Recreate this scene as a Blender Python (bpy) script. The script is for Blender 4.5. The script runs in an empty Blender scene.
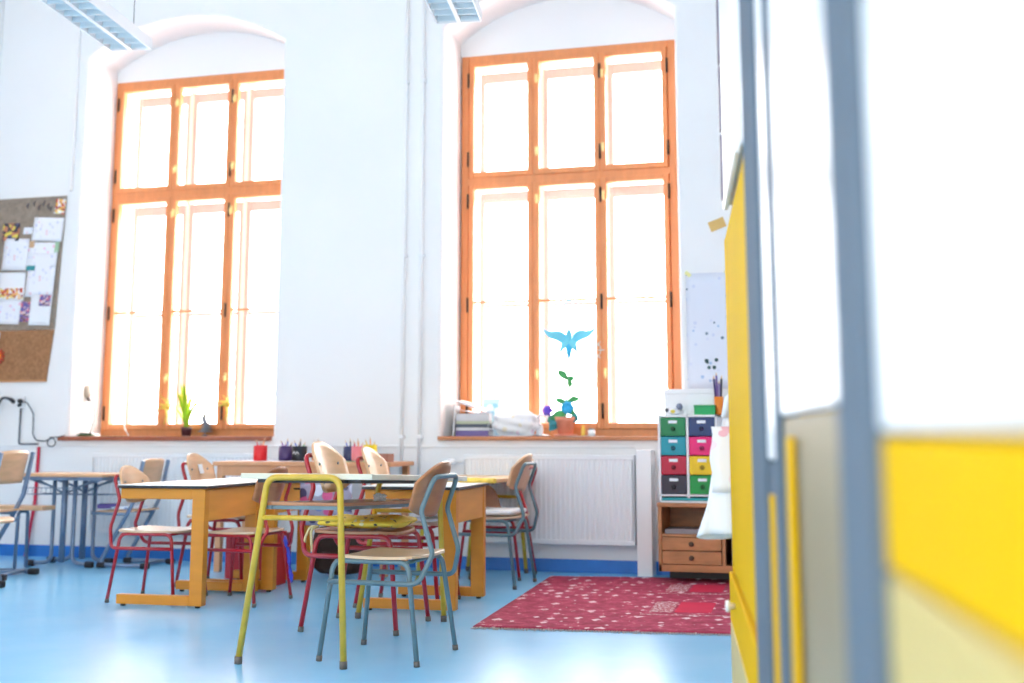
import bpy, bmesh, math, random
from mathutils import Vector, Matrix
random.seed(7)
PI = math.pi
SC = bpy.context.scene
COL = SC.collection

# ------------------------------------------------------------------ helpers
class MB:
    """collects shapes in one bmesh"""
    def __init__(s):
        s.bm = bmesh.new()
        s.smooth = False
    def _xf(s, verts, M):
        if M is not None:
            for v in verts: v.co = M @ v.co
    def box(s, x0, x1, y0, y1, z0, z1, M=None, bev=0.0):
        vs = [s.bm.verts.new((x, y, z)) for x in (x0, x1) for y in (y0, y1) for z in (z0, z1)]
        fs = []
        for q in ((0,1,3,2),(4,6,7,5),(0,4,5,1),(2,3,7,6),(0,2,6,4),(1,5,7,3)):
            fs.append(s.bm.faces.new([vs[i] for i in q]))
        bmesh.ops.recalc_face_normals(s.bm, faces=fs)
        out = vs
        if bev > 0:
            es = list({e for f in fs for e in f.edges})
            r = bmesh.ops.bevel(s.bm, geom=es, offset=bev, segments=2, profile=0.5, affect='EDGES')
            out = list({v for v in r['verts']} | {v for v in vs if v.is_valid})
        s._xf(out, M)
        return s
    def tube(s, pts, r, n=10, caps=True, M=None, closed=False):
        pts = [Vector(p) for p in pts]
        rr = r if isinstance(r, (list, tuple)) else [r] * len(pts)
        m = len(pts)
        rings = []
        t0 = (pts[1] - pts[0]).normalized()
        a = Vector((0, 0, 1)) if abs(t0.z) < 0.9 else Vector((1, 0, 0))
        u = t0.cross(a).normalized()
        allv = []
        for i in range(m):
            if closed:
                t = (pts[(i + 1) % m] - pts[i - 1]).normalized()
            elif i == 0: t = t0
            elif i == m - 1: t = (pts[-1] - pts[-2]).normalized()
            else: t = ((pts[i + 1] - pts[i]).normalized() + (pts[i] - pts[i - 1]).normalized()).normalized()
            u = (u - t * u.dot(t)).normalized()
            w = t.cross(u)
            ring = [s.bm.verts.new(pts[i] + (u * math.cos(2 * PI * k / n) + w * math.sin(2 * PI * k / n)) * rr[i]) for k in range(n)]
            rings.append(ring); allv += ring
        rng = range(m) if closed else range(m - 1)
        for i in rng:
            A, B = rings[i], rings[(i + 1) % m]
            for k in range(n):
                f = s.bm.faces.new((A[k], A[(k + 1) % n], B[(k + 1) % n], B[k])); f.smooth = True
        if caps and not closed:
            s.bm.faces.new(list(reversed(rings[0]))); s.bm.faces.new(rings[-1])
        s._xf(allv, M)
        return s
    def lathe(s, prof, n=20, c=(0, 0, 0), M=None, cap0=True, cap1=True):
        rings = []; allv = []
        for r, z in prof:
            ring = [s.bm.verts.new((c[0] + r * math.cos(2 * PI * k / n), c[1] + r * math.sin(2 * PI * k / n), c[2] + z)) for k in range(n)]
            rings.append(ring); allv += ring
        for A, B in zip(rings, rings[1:]):
            for k in range(n):
                f = s.bm.faces.new((A[k], A[(k + 1) % n], B[(k + 1) % n], B[k])); f.smooth = True
        if cap0: s.bm.faces.new(list(reversed(rings[0])))
        if cap1: s.bm.faces.new(rings[-1])
        s._xf(allv, M)
        return s
    def prism(s, outline, d0, d1, axis='z', M=None, smooth_side=False):
        """outline in 2D, extruded along axis between d0 and d1"""
        def P(a, b, d):
            return (a, b, d) if axis == 'z' else ((a, d, b) if axis == 'y' else (d, a, b))
        A = [s.bm.verts.new(P(a, b, d0)) for a, b in outline]
        B = [s.bm.verts.new(P(a, b, d1)) for a, b in outline]
        n = len(outline); fs = []
        fs.append(s.bm.faces.new(A)); fs.append(s.bm.faces.new(list(reversed(B))))
        for k in range(n):
            f = s.bm.faces.new((A[k], B[k], B[(k + 1) % n], A[(k + 1) % n])); fs.append(f)
        bmesh.ops.recalc_face_normals(s.bm, faces=fs)
        s._xf(A + B, M)
        return s
    def sheet(s, fn, nu, nv, th=0.0, M=None):
        """parametric surface fn(u,v)->xyz, with thickness th along its normal"""
        g = [[Vector(fn(i / nu, j / nv)) for j in range(nv + 1)] for i in range(nu + 1)]
        def nrm(i, j):
            a = g[min(i + 1, nu)][j] - g[max(i - 1, 0)][j]; b = g[i][min(j + 1, nv)] - g[i][max(j - 1, 0)]
            n = a.cross(b)
            return n.normalized() if n.length > 1e-9 else Vector((0, 0, 1))
        A = [[s.bm.verts.new(g[i][j]) for j in range(nv + 1)] for i in range(nu + 1)]
        allv = [v for r in A for v in r]
        for i in range(nu):
            for j in range(nv):
                s.bm.faces.new((A[i][j], A[i + 1][j], A[i + 1][j + 1], A[i][j + 1])).smooth = True
        if th:
            B = [[s.bm.verts.new(g[i][j] - nrm(i, j) * th) for j in range(nv + 1)] for i in range(nu + 1)]
            allv += [v for r in B for v in r]
            for i in range(nu):
                for j in range(nv):
                    s.bm.faces.new((B[i][j], B[i][j + 1], B[i + 1][j + 1], B[i + 1][j])).smooth = True
            for i in range(nu):
                s.bm.faces.new((A[i][0], B[i][0], B[i + 1][0], A[i + 1][0])); s.bm.faces.new((A[i][nv], A[i + 1][nv], B[i + 1][nv], B[i][nv]))
            for j in range(nv):
                s.bm.faces.new((A[0][j], A[0][j + 1], B[0][j + 1], B[0][j])); s.bm.faces.new((A[nu][j], B[nu][j], B[nu][j + 1], A[nu][j + 1]))
        s._xf(allv, M)
        return s
    def ball(s, c, r, M=None, seg=14):
        rx, ry, rz = r if isinstance(r, (list, tuple)) else (r, r, r)
        R = bmesh.ops.create_uvsphere(s.bm, u_segments=seg, v_segments=max(6, seg // 2), radius=1)
        for v in R['verts']:
            v.co = Vector((c[0] + v.co.x * rx, c[1] + v.co.y * ry, c[2] + v.co.z * rz))
            for f in v.link_faces: f.smooth = True
        s._xf(R['verts'], M)
        return s
    def build(s, name, m, parent=None, label=None):
        me = bpy.data.meshes.new(name)
        s.bm.to_mesh(me); s.bm.free()
        for mm in (m if isinstance(m, (list, tuple)) else [m]): me.materials.append(mm)
        o = bpy.data.objects.new(name, me); COL.objects.link(o)
        if parent is not None: o.parent = parent
        if label: o['label'] = label
        return o

def fillet(pts, r, n=6):
    pts = [Vector(p) for p in pts]
    out = [pts[0]]
    for i in range(1, len(pts) - 1):
        p, a, b = pts[i], pts[i - 1], pts[i + 1]
        da, db = (a - p), (b - p)
        ang = da.angle(db)
        d = min(r / math.tan(ang / 2), da.length * .49, db.length * .49)
        q0, q1 = p + da.normalized() * d, p + db.normalized() * d
        for k in range(n + 1):
            t = k / n
            out.append(q0 * (1 - t) ** 2 + p * 2 * t * (1 - t) + q1 * t * t)
    out.append(pts[-1])
    return out

def T(x=0, y=0, z=0, rx=0, ry=0, rz=0):
    from mathutils import Euler
    return Matrix.Translation((x, y, z)) @ Euler((rx, ry, rz)).to_matrix().to_4x4()

def tag(o, label=None, cat=None, group=None, kind=None):
    if label: o['label'] = label
    if cat: o['category'] = cat
    if group: o['group'] = group
    if kind: o['kind'] = kind
    return o
def thing(name, label, cat, loc=(0, 0, 0), rz=0.0, group=None):
    o = bpy.data.objects.new(name, None); COL.objects.link(o)
    o.empty_display_size = .05
    o.location = loc; o.rotation_euler = (0, 0, rz)
    return tag(o, label, cat, group)
def copy_tree(o, parent=None):
    c = o.copy(); COL.objects.link(c)
    c.parent = parent
    for ch in [x for x in o.children]: copy_tree(ch, c)
    return c
def struct(mb, name, m, parent=None):
    o = mb.build(name, m, parent)
    if parent is None: o['kind'] = 'structure'
    return o
def single(mb, name, m, label, cat, loc=(0, 0, 0), rz=0, group=None):
    o = mb.build(name, m); o.location = loc; o.rotation_euler = (0, 0, rz)
    return tag(o, label, cat, group)

# ------------------------------------------------------------------ materials
def mat(name, col, rough=.5, metal=0.0, var=0.0, scale=8.0, bump=0.0, bscale=60.0, stretch=(1, 1, 1), spec=.5, trans=0.0, coat=0.0, col2=None):
    m = bpy.data.materials.new(name); m.use_nodes = True
    nt = m.node_tree; b = nt.nodes['Principled BSDF']
    b.inputs['Base Color'].default_value = (*col, 1); b.inputs['Roughness'].default_value = rough
    b.inputs['Metallic'].default_value = metal; b.inputs['Specular IOR Level'].default_value = spec
    if trans: b.inputs['Transmission Weight'].default_value = trans
    if coat: b.inputs['Coat Weight'].default_value = coat
    tc = None
    if var or bump or col2:
        tc = nt.nodes.new('ShaderNodeTexCoord'); mp = nt.nodes.new('ShaderNodeMapping')
        mp.inputs['Scale'].default_value = stretch
        nt.links.new(tc.outputs['Object'], mp.inputs['Vector'])
    if var or col2:
        n = nt.nodes.new('ShaderNodeTexNoise'); n.inputs['Scale'].default_value = scale; n.inputs['Detail'].default_value = 4
        nt.links.new(mp.outputs[0], n.inputs['Vector'])
        r = nt.nodes.new('ShaderNodeValToRGB')
        c2 = col2 or tuple(max(0, c * (1 - var)) for c in col)
        c1 = col if col2 else tuple(min(1, c * (1 + var * .6)) for c in col)
        r.color_ramp.elements[0].position = .32; r.color_ramp.elements[1].position = .68
        r.color_ramp.elements[0].color = (*c2, 1); r.color_ramp.elements[1].color = (*c1, 1)
        nt.links.new(n.outputs['Fac'], r.inputs[0]); nt.links.new(r.outputs[0], b.inputs['Base Color'])
    if bump:
        n2 = nt.nodes.new('ShaderNodeTexNoise'); n2.inputs['Scale'].default_value = bscale
        nt.links.new(mp.outputs[0], n2.inputs['Vector'])
        bp = nt.nodes.new('ShaderNodeBump'); bp.inputs['Strength'].default_value = bump; bp.inputs['Distance'].default_value = .01
        nt.links.new(n2.outputs['Fac'], bp.inputs['Height']); nt.links.new(bp.outputs[0], b.inputs['Normal'])
    return m
def spots(name, base, cols, scale, thr=.35, rough=.7, stretch=(1, 1, 1)):
    """voronoi spots of several colours over a base"""
    m = bpy.data.materials.new(name); m.use_nodes = True
    nt = m.node_tree; b = nt.nodes['Principled BSDF']; b.inputs['Roughness'].default_value = rough
    tc = nt.nodes.new('ShaderNodeTexCoord'); mp = nt.nodes.new('ShaderNodeMapping'); mp.inputs['Scale'].default_value = stretch
    nt.links.new(tc.outputs['Object'], mp.inputs['Vector'])
    v = nt.nodes.new('ShaderNodeTexVoronoi'); v.inputs['Scale'].default_value = scale
    nt.links.new(mp.outputs[0], v.inputs['Vector'])
    sep = nt.nodes.new('ShaderNodeSeparateColor'); nt.links.new(v.outputs['Color'], sep.inputs[0])
    r = nt.nodes.new('ShaderNodeValToRGB'); r.color_ramp.interpolation = 'CONSTANT'
    els = r.color_ramp.elements
    els[0].color = (*cols[0], 1); els[0].position = 0
    els[1].color = (*cols[-1], 1); els[1].position = 1 - 1 / len(cols)
    for i in range(1, len(cols) - 1):
        e = els.new(i / len(cols)); e.color = (*cols[i], 1)
    nt.links.new(sep.outputs[0], r.inputs[0])
    lt = nt.nodes.new('ShaderNodeMath'); lt.operation = 'LESS_THAN'; lt.inputs[1].default_value = thr
    nt.links.new(v.outputs['Distance'], lt.inputs[0])
    mx = nt.nodes.new('ShaderNodeMix'); mx.data_type = 'RGBA'
    nt.links.new(lt.outputs[0], mx.inputs['Factor']); mx.inputs['A'].default_value = (*base, 1)
    nt.links.new(r.outputs[0], mx.inputs['B']); nt.links.new(mx.outputs['Result'], b.inputs['Base Color'])
    return m
def glass(name, fac=.06, tint=(1, 1, 1)):
    m = bpy.data.materials.new(name); m.use_nodes = True
    nt = m.node_tree; nt.nodes.remove(nt.nodes['Principled BSDF'])
    out = nt.nodes['Material Output']
    a = nt.nodes.new('ShaderNodeBsdfTransparent'); a.inputs[0].default_value = (*tint, 1)
    g = nt.nodes.new('ShaderNodeBsdfGlossy'); g.inputs['Roughness'].default_value = .02
    mx = nt.nodes.new('ShaderNodeMixShader'); mx.inputs[0].default_value = fac
    nt.links.new(a.outputs[0], mx.inputs[1]); nt.links.new(g.outputs[0], mx.inputs[2]); nt.links.new(mx.outputs[0], out.inputs[0])
    return m

WALL = mat('wall_paint', (.85, .855, .86), .9, var=.02, scale=1.2, bump=.05, bscale=30)
CEIL = mat('ceiling_paint', (.86, .88, .90), .9, var=.02, scale=1)
FLOOR = mat('blue_linoleum', (.22, .60, .93), .24, col2=(.27, .64, .95), scale=2.2, bump=.012, bscale=7, spec=.7)
SKIRT = mat('blue_skirting', (.03, .20, .62), .4, var=.15, scale=5)
PINE = mat('orange_pine', (.78, .285, .10), .4, var=.08, scale=3, stretch=(9, 9, 1), bump=.05, bscale=10)
LINING = mat('cream_box_lining', (.86, .80, .74), .5, var=.04)
PALEWOOD = mat('pale_outer_frames', (.62, .40, .39), .5, var=.06, scale=3, stretch=(8, 8, 1))
SILLW = mat('sill_red_brown', (.36, .10, .045), .45, var=.25, scale=3, stretch=(1, 8, 8))
SILLO = mat('sill_orange', (.52, .20, .08), .45, var=.25, scale=3, stretch=(1, 8, 8))
GLASS = glass('window_glass', .05)
BLACK = mat('black_rubber', (.012, .012, .016), .5)
DARK = mat('dark_metal', (.03, .028, .03), .45, metal=.5)
BRASS = mat('pale_brass', (.85, .66, .28), .35, metal=.4)
WHITEP = mat('white_enamel', (.82, .84, .86), .35)
RADW = mat('radiator_enamel', (.80, .83, .86), .4)
DESKW = mat('honey_desk_wood', (.64, .235, .012), .45, var=.10, scale=3, stretch=(1.5, 1.5, 6), bump=.03, bscale=20)
PANELW = mat('desk_panel_wood', (.70, .29, .03), .45, var=.10, scale=2.5, stretch=(1, 1, 7))
DESKTOP = mat('white_laminate', (.80, .82, .82), .3, var=.03, scale=4)
EDGE = mat('black_edge_band', (.015, .016, .02), .4)
PLY = mat('beech_ply', (.70, .42, .23), .38, var=.10, scale=3.5, stretch=(2, 2, 9), coat=.2)
PLYD = mat('seat_ply_pale', (.72, .50, .32), .33, var=.10, scale=3, stretch=(2, 8, 2), coat=.3)
PLYBR = mat('brown_ply', (.44, .19, .085), .38, var=.2, scale=3, stretch=(2, 2, 7), coat=.2)
REDT = mat('red_tube_paint', (.40, .006, .018), .32, var=.1, scale=20, coat=.3)
GREYT = mat('grey_blue_tube_paint', (.125, .20, .235), .38, var=.15, scale=14, metal=.1)
YELT = mat('yellow_tube_paint', (.62, .415, .035), .38, var=.12, scale=18, coat=.2)
SLATE = mat('slate_blue_metal', (.17, .24, .36), .35, metal=.35, var=.1, scale=12)
TIP = mat('rubber_tip_grey', (.12, .11, .10), .6)
CREAM = mat('cream_laminate', (.70, .68, .56), .4, var=.06, scale=5)
PAPER = mat('white_paper', (.84, .86, .90), .8, var=.03, scale=5)
CORK1 = mat('grey_brown_hessian', (.30, .24, .19), .9, var=.2, scale=30, bump=.1)
CORK2 = mat('brown_cork', (.36, .175, .08), .9, var=.25, scale=40, bump=.1)
WHITEPL = mat('white_plastic', (.84, .85, .87), .35)
TERRA = mat('terracotta', (.82, .31, .20), .7, var=.1, scale=10)
LEAF = mat('leaf_green', (.06, .36, .10), .5, var=.3, scale=12)
LEAFY = mat('leaf_lime', (.42, .68, .03), .5, var=.2, scale=14)
LEAFB = mat('leaf_blue_green', (.05, .30, .36), .5, var=.3, scale=12)
BLUEP = mat('sky_blue_paper', (.04, .46, .80), .6, var=.15, scale=9)
CYANP = mat('turquoise_film', (.16, .66, .84), .5, var=.15, scale=9)
VIOLET = mat('violet_paper', (.16, .08, .62), .6)
YELP = mat('yellow_straw', (.92, .68, .12), .6, var=.15, scale=20)
CAB_Y = mat('yellow_cabinet_paint', (.74, .42, .001), .75, var=.03, scale=3, spec=.05)
CAB_W = mat('white_cabinet_panel', (.85, .87, .88), .3, var=.02, scale=3)
CAB_G = mat('grey_blue_post', (.125, .16, .20), .85, spec=.1, var=.05, scale=4)
CAB_T = mat('beige_panel', (.27, .215, .12), .5, var=.06, scale=3)
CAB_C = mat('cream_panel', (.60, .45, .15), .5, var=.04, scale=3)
OAKD = mat('chest_brown_wood', (.47, .20, .075), .45, var=.25, scale=3, stretch=(2, 6, 8))
def plain(name, c, r=.45): return mat(name, c, r, var=.06, scale=9)

# ------------------------------------------------------------------ room shell
WY = 5.96           # inner face of the window wall
NY = WY + .43       # plane of the inner window frames
CZ = 4.80
SX = 1.0217        # the room runs a little longer along the window wall than the measured plan
XL, XR, YB = -5.42, 2.0, -4.2
W1 = (-4.612, -2.925, .905, 3.92, 4.19)   # x0 x1 sill spring crown
W2 = (-1.655, .015, .905, 3.90, 4.20)

def arch_outline(x0, x1, z0, zs, zc, off=0.0, n=28):
    w = (x1 - x0) / 2; h = zc - zs
    R = (w * w + h * h) / (2 * h); cx = (x0 + x1) / 2; cz = zc - R
    a = math.asin(w / R)
    pts = [(x0 - off, z0 - off), (x1 + off, z0 - off)]
    for k in range(n + 1):
        t = a - 2 * a * k / n
        pts.append((cx + (R + off) * math.sin(t) * (w + off) / ((R + off) * math.sin(a)), cz + (R + off) * math.cos(t)))
    return pts

mb = MB(); bm = mb.bm
outer = [bm.verts.new((x, WY, z)) for x, z in ((XL, 0), (XR, 0), (XR, CZ), (XL, CZ))]
edges = [bm.edges.new((outer[i], outer[(i + 1) % 4])) for i in range(4)]
loops = []
for W in (W1, W2):
    o2 = arch_outline(*W, off=.022)
    L = [bm.verts.new((x, WY, z)) for x, z in o2]
    edges += [bm.edges.new((L[i], L[(i + 1) % len(L)])) for i in range(len(L))]
    loops.append(L)
bmesh.ops.triangle_fill(bm, use_beauty=True, use_dissolve=False, edges=edges, normal=(0, -1, 0))
for W, L in zip((W1, W2), loops):
    n = len(L); prev = L
    for off, y in ((.010, WY + .004), (.003, WY + .012), (0, WY + .024), (0, NY), (0, NY + .42)):
        ring = [bm.verts.new((x, y, z)) for x, z in arch_outline(*W, off=off)]
        for k in range(n):
            f = bm.faces.new((prev[k], prev[(k + 1) % n], ring[(k + 1) % n], ring[k])); f.smooth = (k > 1 and k < n - 1)
        prev = ring
# lintel faces above the window heads
WIN = ((-4.636, -2.985, .904, 3.83), (-1.648, -.040, .904, 3.80))
for W, V in zip((W1, W2), WIN):
    o2 = arch_outline(*W)
    head = V[3]
    out = [(W[0], head), (W[1], head)] + o2[2:]
    mb.prism(out, NY - .012, NY + .40, axis='y')
struct(mb, 'wall_back', WALL)
struct(MB().box(XL - .12, XL, YB, WY + .7, 0, CZ), 'wall_left', WALL)
struct(MB().box(XR, XR + .12, YB, WY + .7, 0, CZ), 'wall_right', WALL)
struct(MB().box(XL - .12, XR + .12, YB, WY, -.1, 0), 'floor', FLOOR)
struct(MB().box(XL - .12, XR + .12, YB, WY + .7, CZ, CZ + .1), 'ceiling', CEIL)
struct(MB().box(XL, XR, WY - .014, WY, 0, .085, bev=.003), 'baseboard_back', SKIRT)
struct(MB().box(XL, XL + .014, YB, WY - .014, 0, .085, bev=.003), 'baseboard_left', SKIRT)
struct(MB().box(XL, -.3, WY - .012, WY, .826, .842, bev=.003), 'trim_1', WALL)      # cable duct below the sills
struct(MB().box(-4.715, -4.685, WY - .03, WY, 2.83, CZ, bev=.006), 'trim_2', WALL)   # vertical duct beside the pinboard
struct(MB().box(-.268, -.17, WY - .16, WY, 0, .815, bev=.004), 'trim_3', WHITEP)    # boxed pipe beside the radiator

# ------------------------------------------------------------------ windows
def frame_box(mb, x0, x1, z0, z1, w, y0, y1, bev=.004, wb=None, wt=None):
    wb = wb or w; wt = wt or w
    mb.box(x0, x0 + w, y0, y1, z0, z1, bev=bev); mb.box(x1 - w, x1, y0, y1, z0, z1, bev=bev)
    mb.box(x0 + w, x1 - w, y0, y1, z0, z0 + wb, bev=bev); mb.box(x0 + w, x1 - w, y0, y1, z1 - wt, z1, bev=bev)
def make_window(name, V, tr):
    x0, x1, z0, z1 = V
    root = bpy.data.objects.new(name, None); COL.objects.link(root); root['kind'] = 'structure'
    y = NY
    c = MB(); frame_box(c, x0, x1, z0, z1, .055, y - .01, y + .07); frame_box(c, x0 + .05, x1 - .05, z0 + .05, z1 - .05, .028, y + .034, y + .07)
    cw = (x1 - x0 - .11) / 3
    xs = [x0 + .055 + cw * i for i in range(4)]
    c.box(x0 + .05, x1 - .05, y - .012, y + .06, tr - .028, tr + .028, bev=.004)
    for k in (1, 2): c.box(xs[k] - .014, xs[k] + .014, y - .016, y + .06, z0 + .05, z1 - .05, bev=.004)
    c.build('window_frame', PINE, root)
    # lining of the box between the two leaves
    l = MB()
    l.box(x0, x0 + .03, y + .07, y + .30, z0, z1); l.box(x1 - .03, x1, y + .07, y + .30, z0, z1)
    l.box(x0 + .03, x1 - .03, y + .07, y + .30, z1 - .03, z1); l.box(x0 + .03, x1 - .03, y + .07, y + .30, z0, z0 + .03)
    l.box(x0 + .03, x1 - .03, y + .07, y + .30, tr - .02, tr + .02)
    for k in (1, 2): l.box(xs[k] - .016, xs[k] + .016, y + .245, y + .31, z0 + .03, z1 - .03)
    l.build('box_lining', LINING, root)
    for row, (a, b) in enumerate(((z0 + .052, tr - .026), (tr + .026, z1 - .052))):
        for k in range(3):
            u0, u1 = xs[k] + .006, xs[k + 1] - .006
            s = MB(); frame_box(s, u0, u1, a, b, .038, y - .024, y + .03, bev=.006, wb=.045)
            if row == 0: s.box(u0 + .03, u1 - .03, y - .008, y + .02, 1.885, 1.903, bev=.003)
            so = s.build('sash', PINE, root)
            MB().box(u0 + .036, u1 - .036, y + .002, y + .006, a + .04, b - .036).build('pane', GLASS, so)
            # outer leaf
            s = MB(); frame_box(s, u0 + .004, u1 - .004, a + .01, b - .01, .040, y + .25, y + .30, bev=.006, wt=.085)
            if row == 0: s.box(u0 + .05, u1 - .05, y + .26, y + .29, 1.880, 1.908, bev=.003)
            so = s.build('outer_sash', PALEWOOD, root)
            MB().box(u0 + .042, u1 - .042, y + .27, y + .274, a + .045, b - .092).build('pane', GLASS, so)
            # hinges
            hz = [a + .16 * (b - a), a + .84 * (b - a)] if row else [a + .07 * (b - a), a + .5 * (b - a), a + .93 * (b - a)]
            hx = u0 - .004 if k == 0 else (u1 + .004 if k == 2 else u1 + .008)
            for q in hz:
                MB().tube([(hx, y - .03, q - .055), (hx, y - .03, q + .055)], .0075, 8).build('hinge', DARK, root)
            if k < 2:
                for q in ([a + .2 * (b - a), a + .82 * (b - a)] if row else [a + .22 * (b - a), a + .93 * (b - a)]):
                    hb = MB(); hxx = xs[k + 1] + (.025 if k == 0 else .022)
                    hb.box(hxx - .011, hxx + .011, y - .034, y - .022, q - .03, q + .03, bev=.003)
                    hb.tube([(hxx, y - .034, q), (hxx, y - .055, q), (hxx + .008, y - .058, q - .045)], .007, 8)
                    hb.build('latch', BRASS, root)
    return root
make_window('window_1', WIN[0], 2.855)
make_window('window_2', WIN[1], 2.815)
struct(MB().box(-4.68, -2.93, WY - .045, NY - .005, .872, .905, bev=.006), 'trim_4', SILLW)
struct(MB().box(-1.665, .012, WY - .045, NY - .005, .877, .905, bev=.006), 'trim_5', SILLO)

# ------------------------------------------------------------------ radiators and pipes
def radiator(x0, x1, label, valve_side):
    t = thing('radiator', label, 'radiator', ((x0 + x1) / 2, WY - .07, .19), 0, 'panel radiators under the windows')
    h = .59; w = (x1 - x0) / 2
    n = int(2 * w / .033)
    def prof(i):
        u = -w + .01 + (2 * w - .02) * i / n
        return u
    m = MB()
    pts = []
    for i in range(n):
        a, b = prof(i), prof(i + 1); d = (b - a)
        pts += [(a, -.045), (a + d * .18, -.045), (a + d * .32, -.040), (a + d * .68, -.040), (a + d * .82, -.045)]
    pts += [(w - .01, -.045), (w - .01, -.03), (-w + .01, -.03)]
    m.prism(pts, .03, h - .03)
    m.box(-w, w, -.047, -.03, 0, .032, bev=.005); m.box(-w, w, -.047, -.03, h - .032, h, bev=.005)
    m.box(-w, w, .012, .03, 0, h, bev=.004)
    m.build('front_panel', RADW, t)
    g = MB(); g.box(-w, w, -.03, .012, h - .008, h - .002)
    for k in range(40):
        u = -w + 2 * w * (k + .5) / 40
        g.box(u - .004, u + .004, -.03, .012, h - .004, h + .003)
    g.build('top_grille', RADW, t)
    s = MB()
    for q in (-w, w): s.box(q - .004, q + .004, -.047, .03, 0, h, bev=.003)
    s.build('side_cover', RADW, t)
    b = MB()
    for q in (-w * .7, w * .7): b.box(q - .02, q + .02, .03, .069, .05, h - .05)
    b.build('bracket', RADW, t)
    v = MB(); sx = -w if valve_side < 0 else w; dx = -.16 if valve_side < 0 else .16
    v.tube(fillet([(sx, 0, h - .05), (sx + dx, 0, h - .05), (sx + dx, .03, -.16)], .03), .009)
    v.build('feed_pipe', WHITEP, t)
    vv = MB(); vv.lathe([(.012, 0), (.02, .01), (.02, .05), (.014, .06)], 12, M=T(sx + dx * .5, 0, h - .05, ry=-PI / 2))
    vv.build('valve', WHITEPL, t)
    return t
radiator(-4.33, -2.98, 'white ribbed panel radiator under the window with the desk lamp', 1)
radiator(-1.46, -.28, 'white ribbed panel radiator under the window with the potted plant', -1)
for i, (px, lab) in enumerate(((-1.93, 'thin white heating pipe running up the wall, farther from the potted plant window'), (-1.80, 'thin white heating pipe running up the wall beside the potted plant window'))):
    t = thing('heating_pipe', lab, 'pipe', (px, WY - .03, 0), 0, 'heating pipes between the windows')
    MB().tube([(0, 0, .002), (0, 0, CZ)], .013, 10).build('pipe_run', WALL, t)
    for z in (.9, 2.2, 3.5):
        MB().box(-.018, .018, -.018, .03, z - .012, z + .012, bev=.003).build('pipe_clip', WHITEP, t)

# ------------------------------------------------------------------ ceiling lamps
def ceiling_lamp(x, y1, length, label):
    a = math.radians(9.3)
    t = thing('ceiling_lamp', label, 'ceiling lamp', (x + math.sin(a) * length / 2, y1 - math.cos(a) * length / 2, 3.28), a, 'hanging louvred ceiling lamps')
    L = length / 2; w = .132
    m = MB(); m.box(-w, w, -L, L, .055, .075, bev=.004)
    for s in (-1, 1):
        m.prism([(s * w, .06), (s * (w - .006), .06), (s * (w - .006), 0), (s * w, 0)], -L, L, axis='y')
        m.box(-w, w, s * L - .006, s * L + .006, 0, .07, bev=.002)
    m.box(-.012, .012, -L, L, 0, .056)
    m.build('housing', WHITEP, t)
    lv = MB(); n = int(length / .095)
    for k in range(n):
        yy = -L + .03 + (length - .06) * k / (n - 1)
        for s in (-1, 1): lv.box(min(s * .012, s * (w - .008)), max(s * .012, s * (w - .008)), yy - .0025, yy + .0025, .002, .036)
    lv.build('louvre_grille', ALU, t)
    for s in (-1, 1):
        MB().tube([(s * .07, -L + .03, .046), (s * .07, L - .03, .046)], .009, 10).build('fluorescent_tube', WHITEPL, t)
    for s in (-1, 1):
        MB().tube([(.06, s * (L - .12), .075), (.06, s * (L - .12), CZ - 3.281)], .0022, 6).build('suspension_wire', DARK, t)
ALU = mat('louvre_aluminium', (.72, .84, .90), .3, metal=.3)
ceiling_lamp(-3.055, 4.12, 1.7, 'hanging louvred lamp before the window with the desk lamp')
ceiling_lamp(-.972, 4.17, 1.7, 'hanging louvred lamp before the window with the potted plant')

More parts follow.
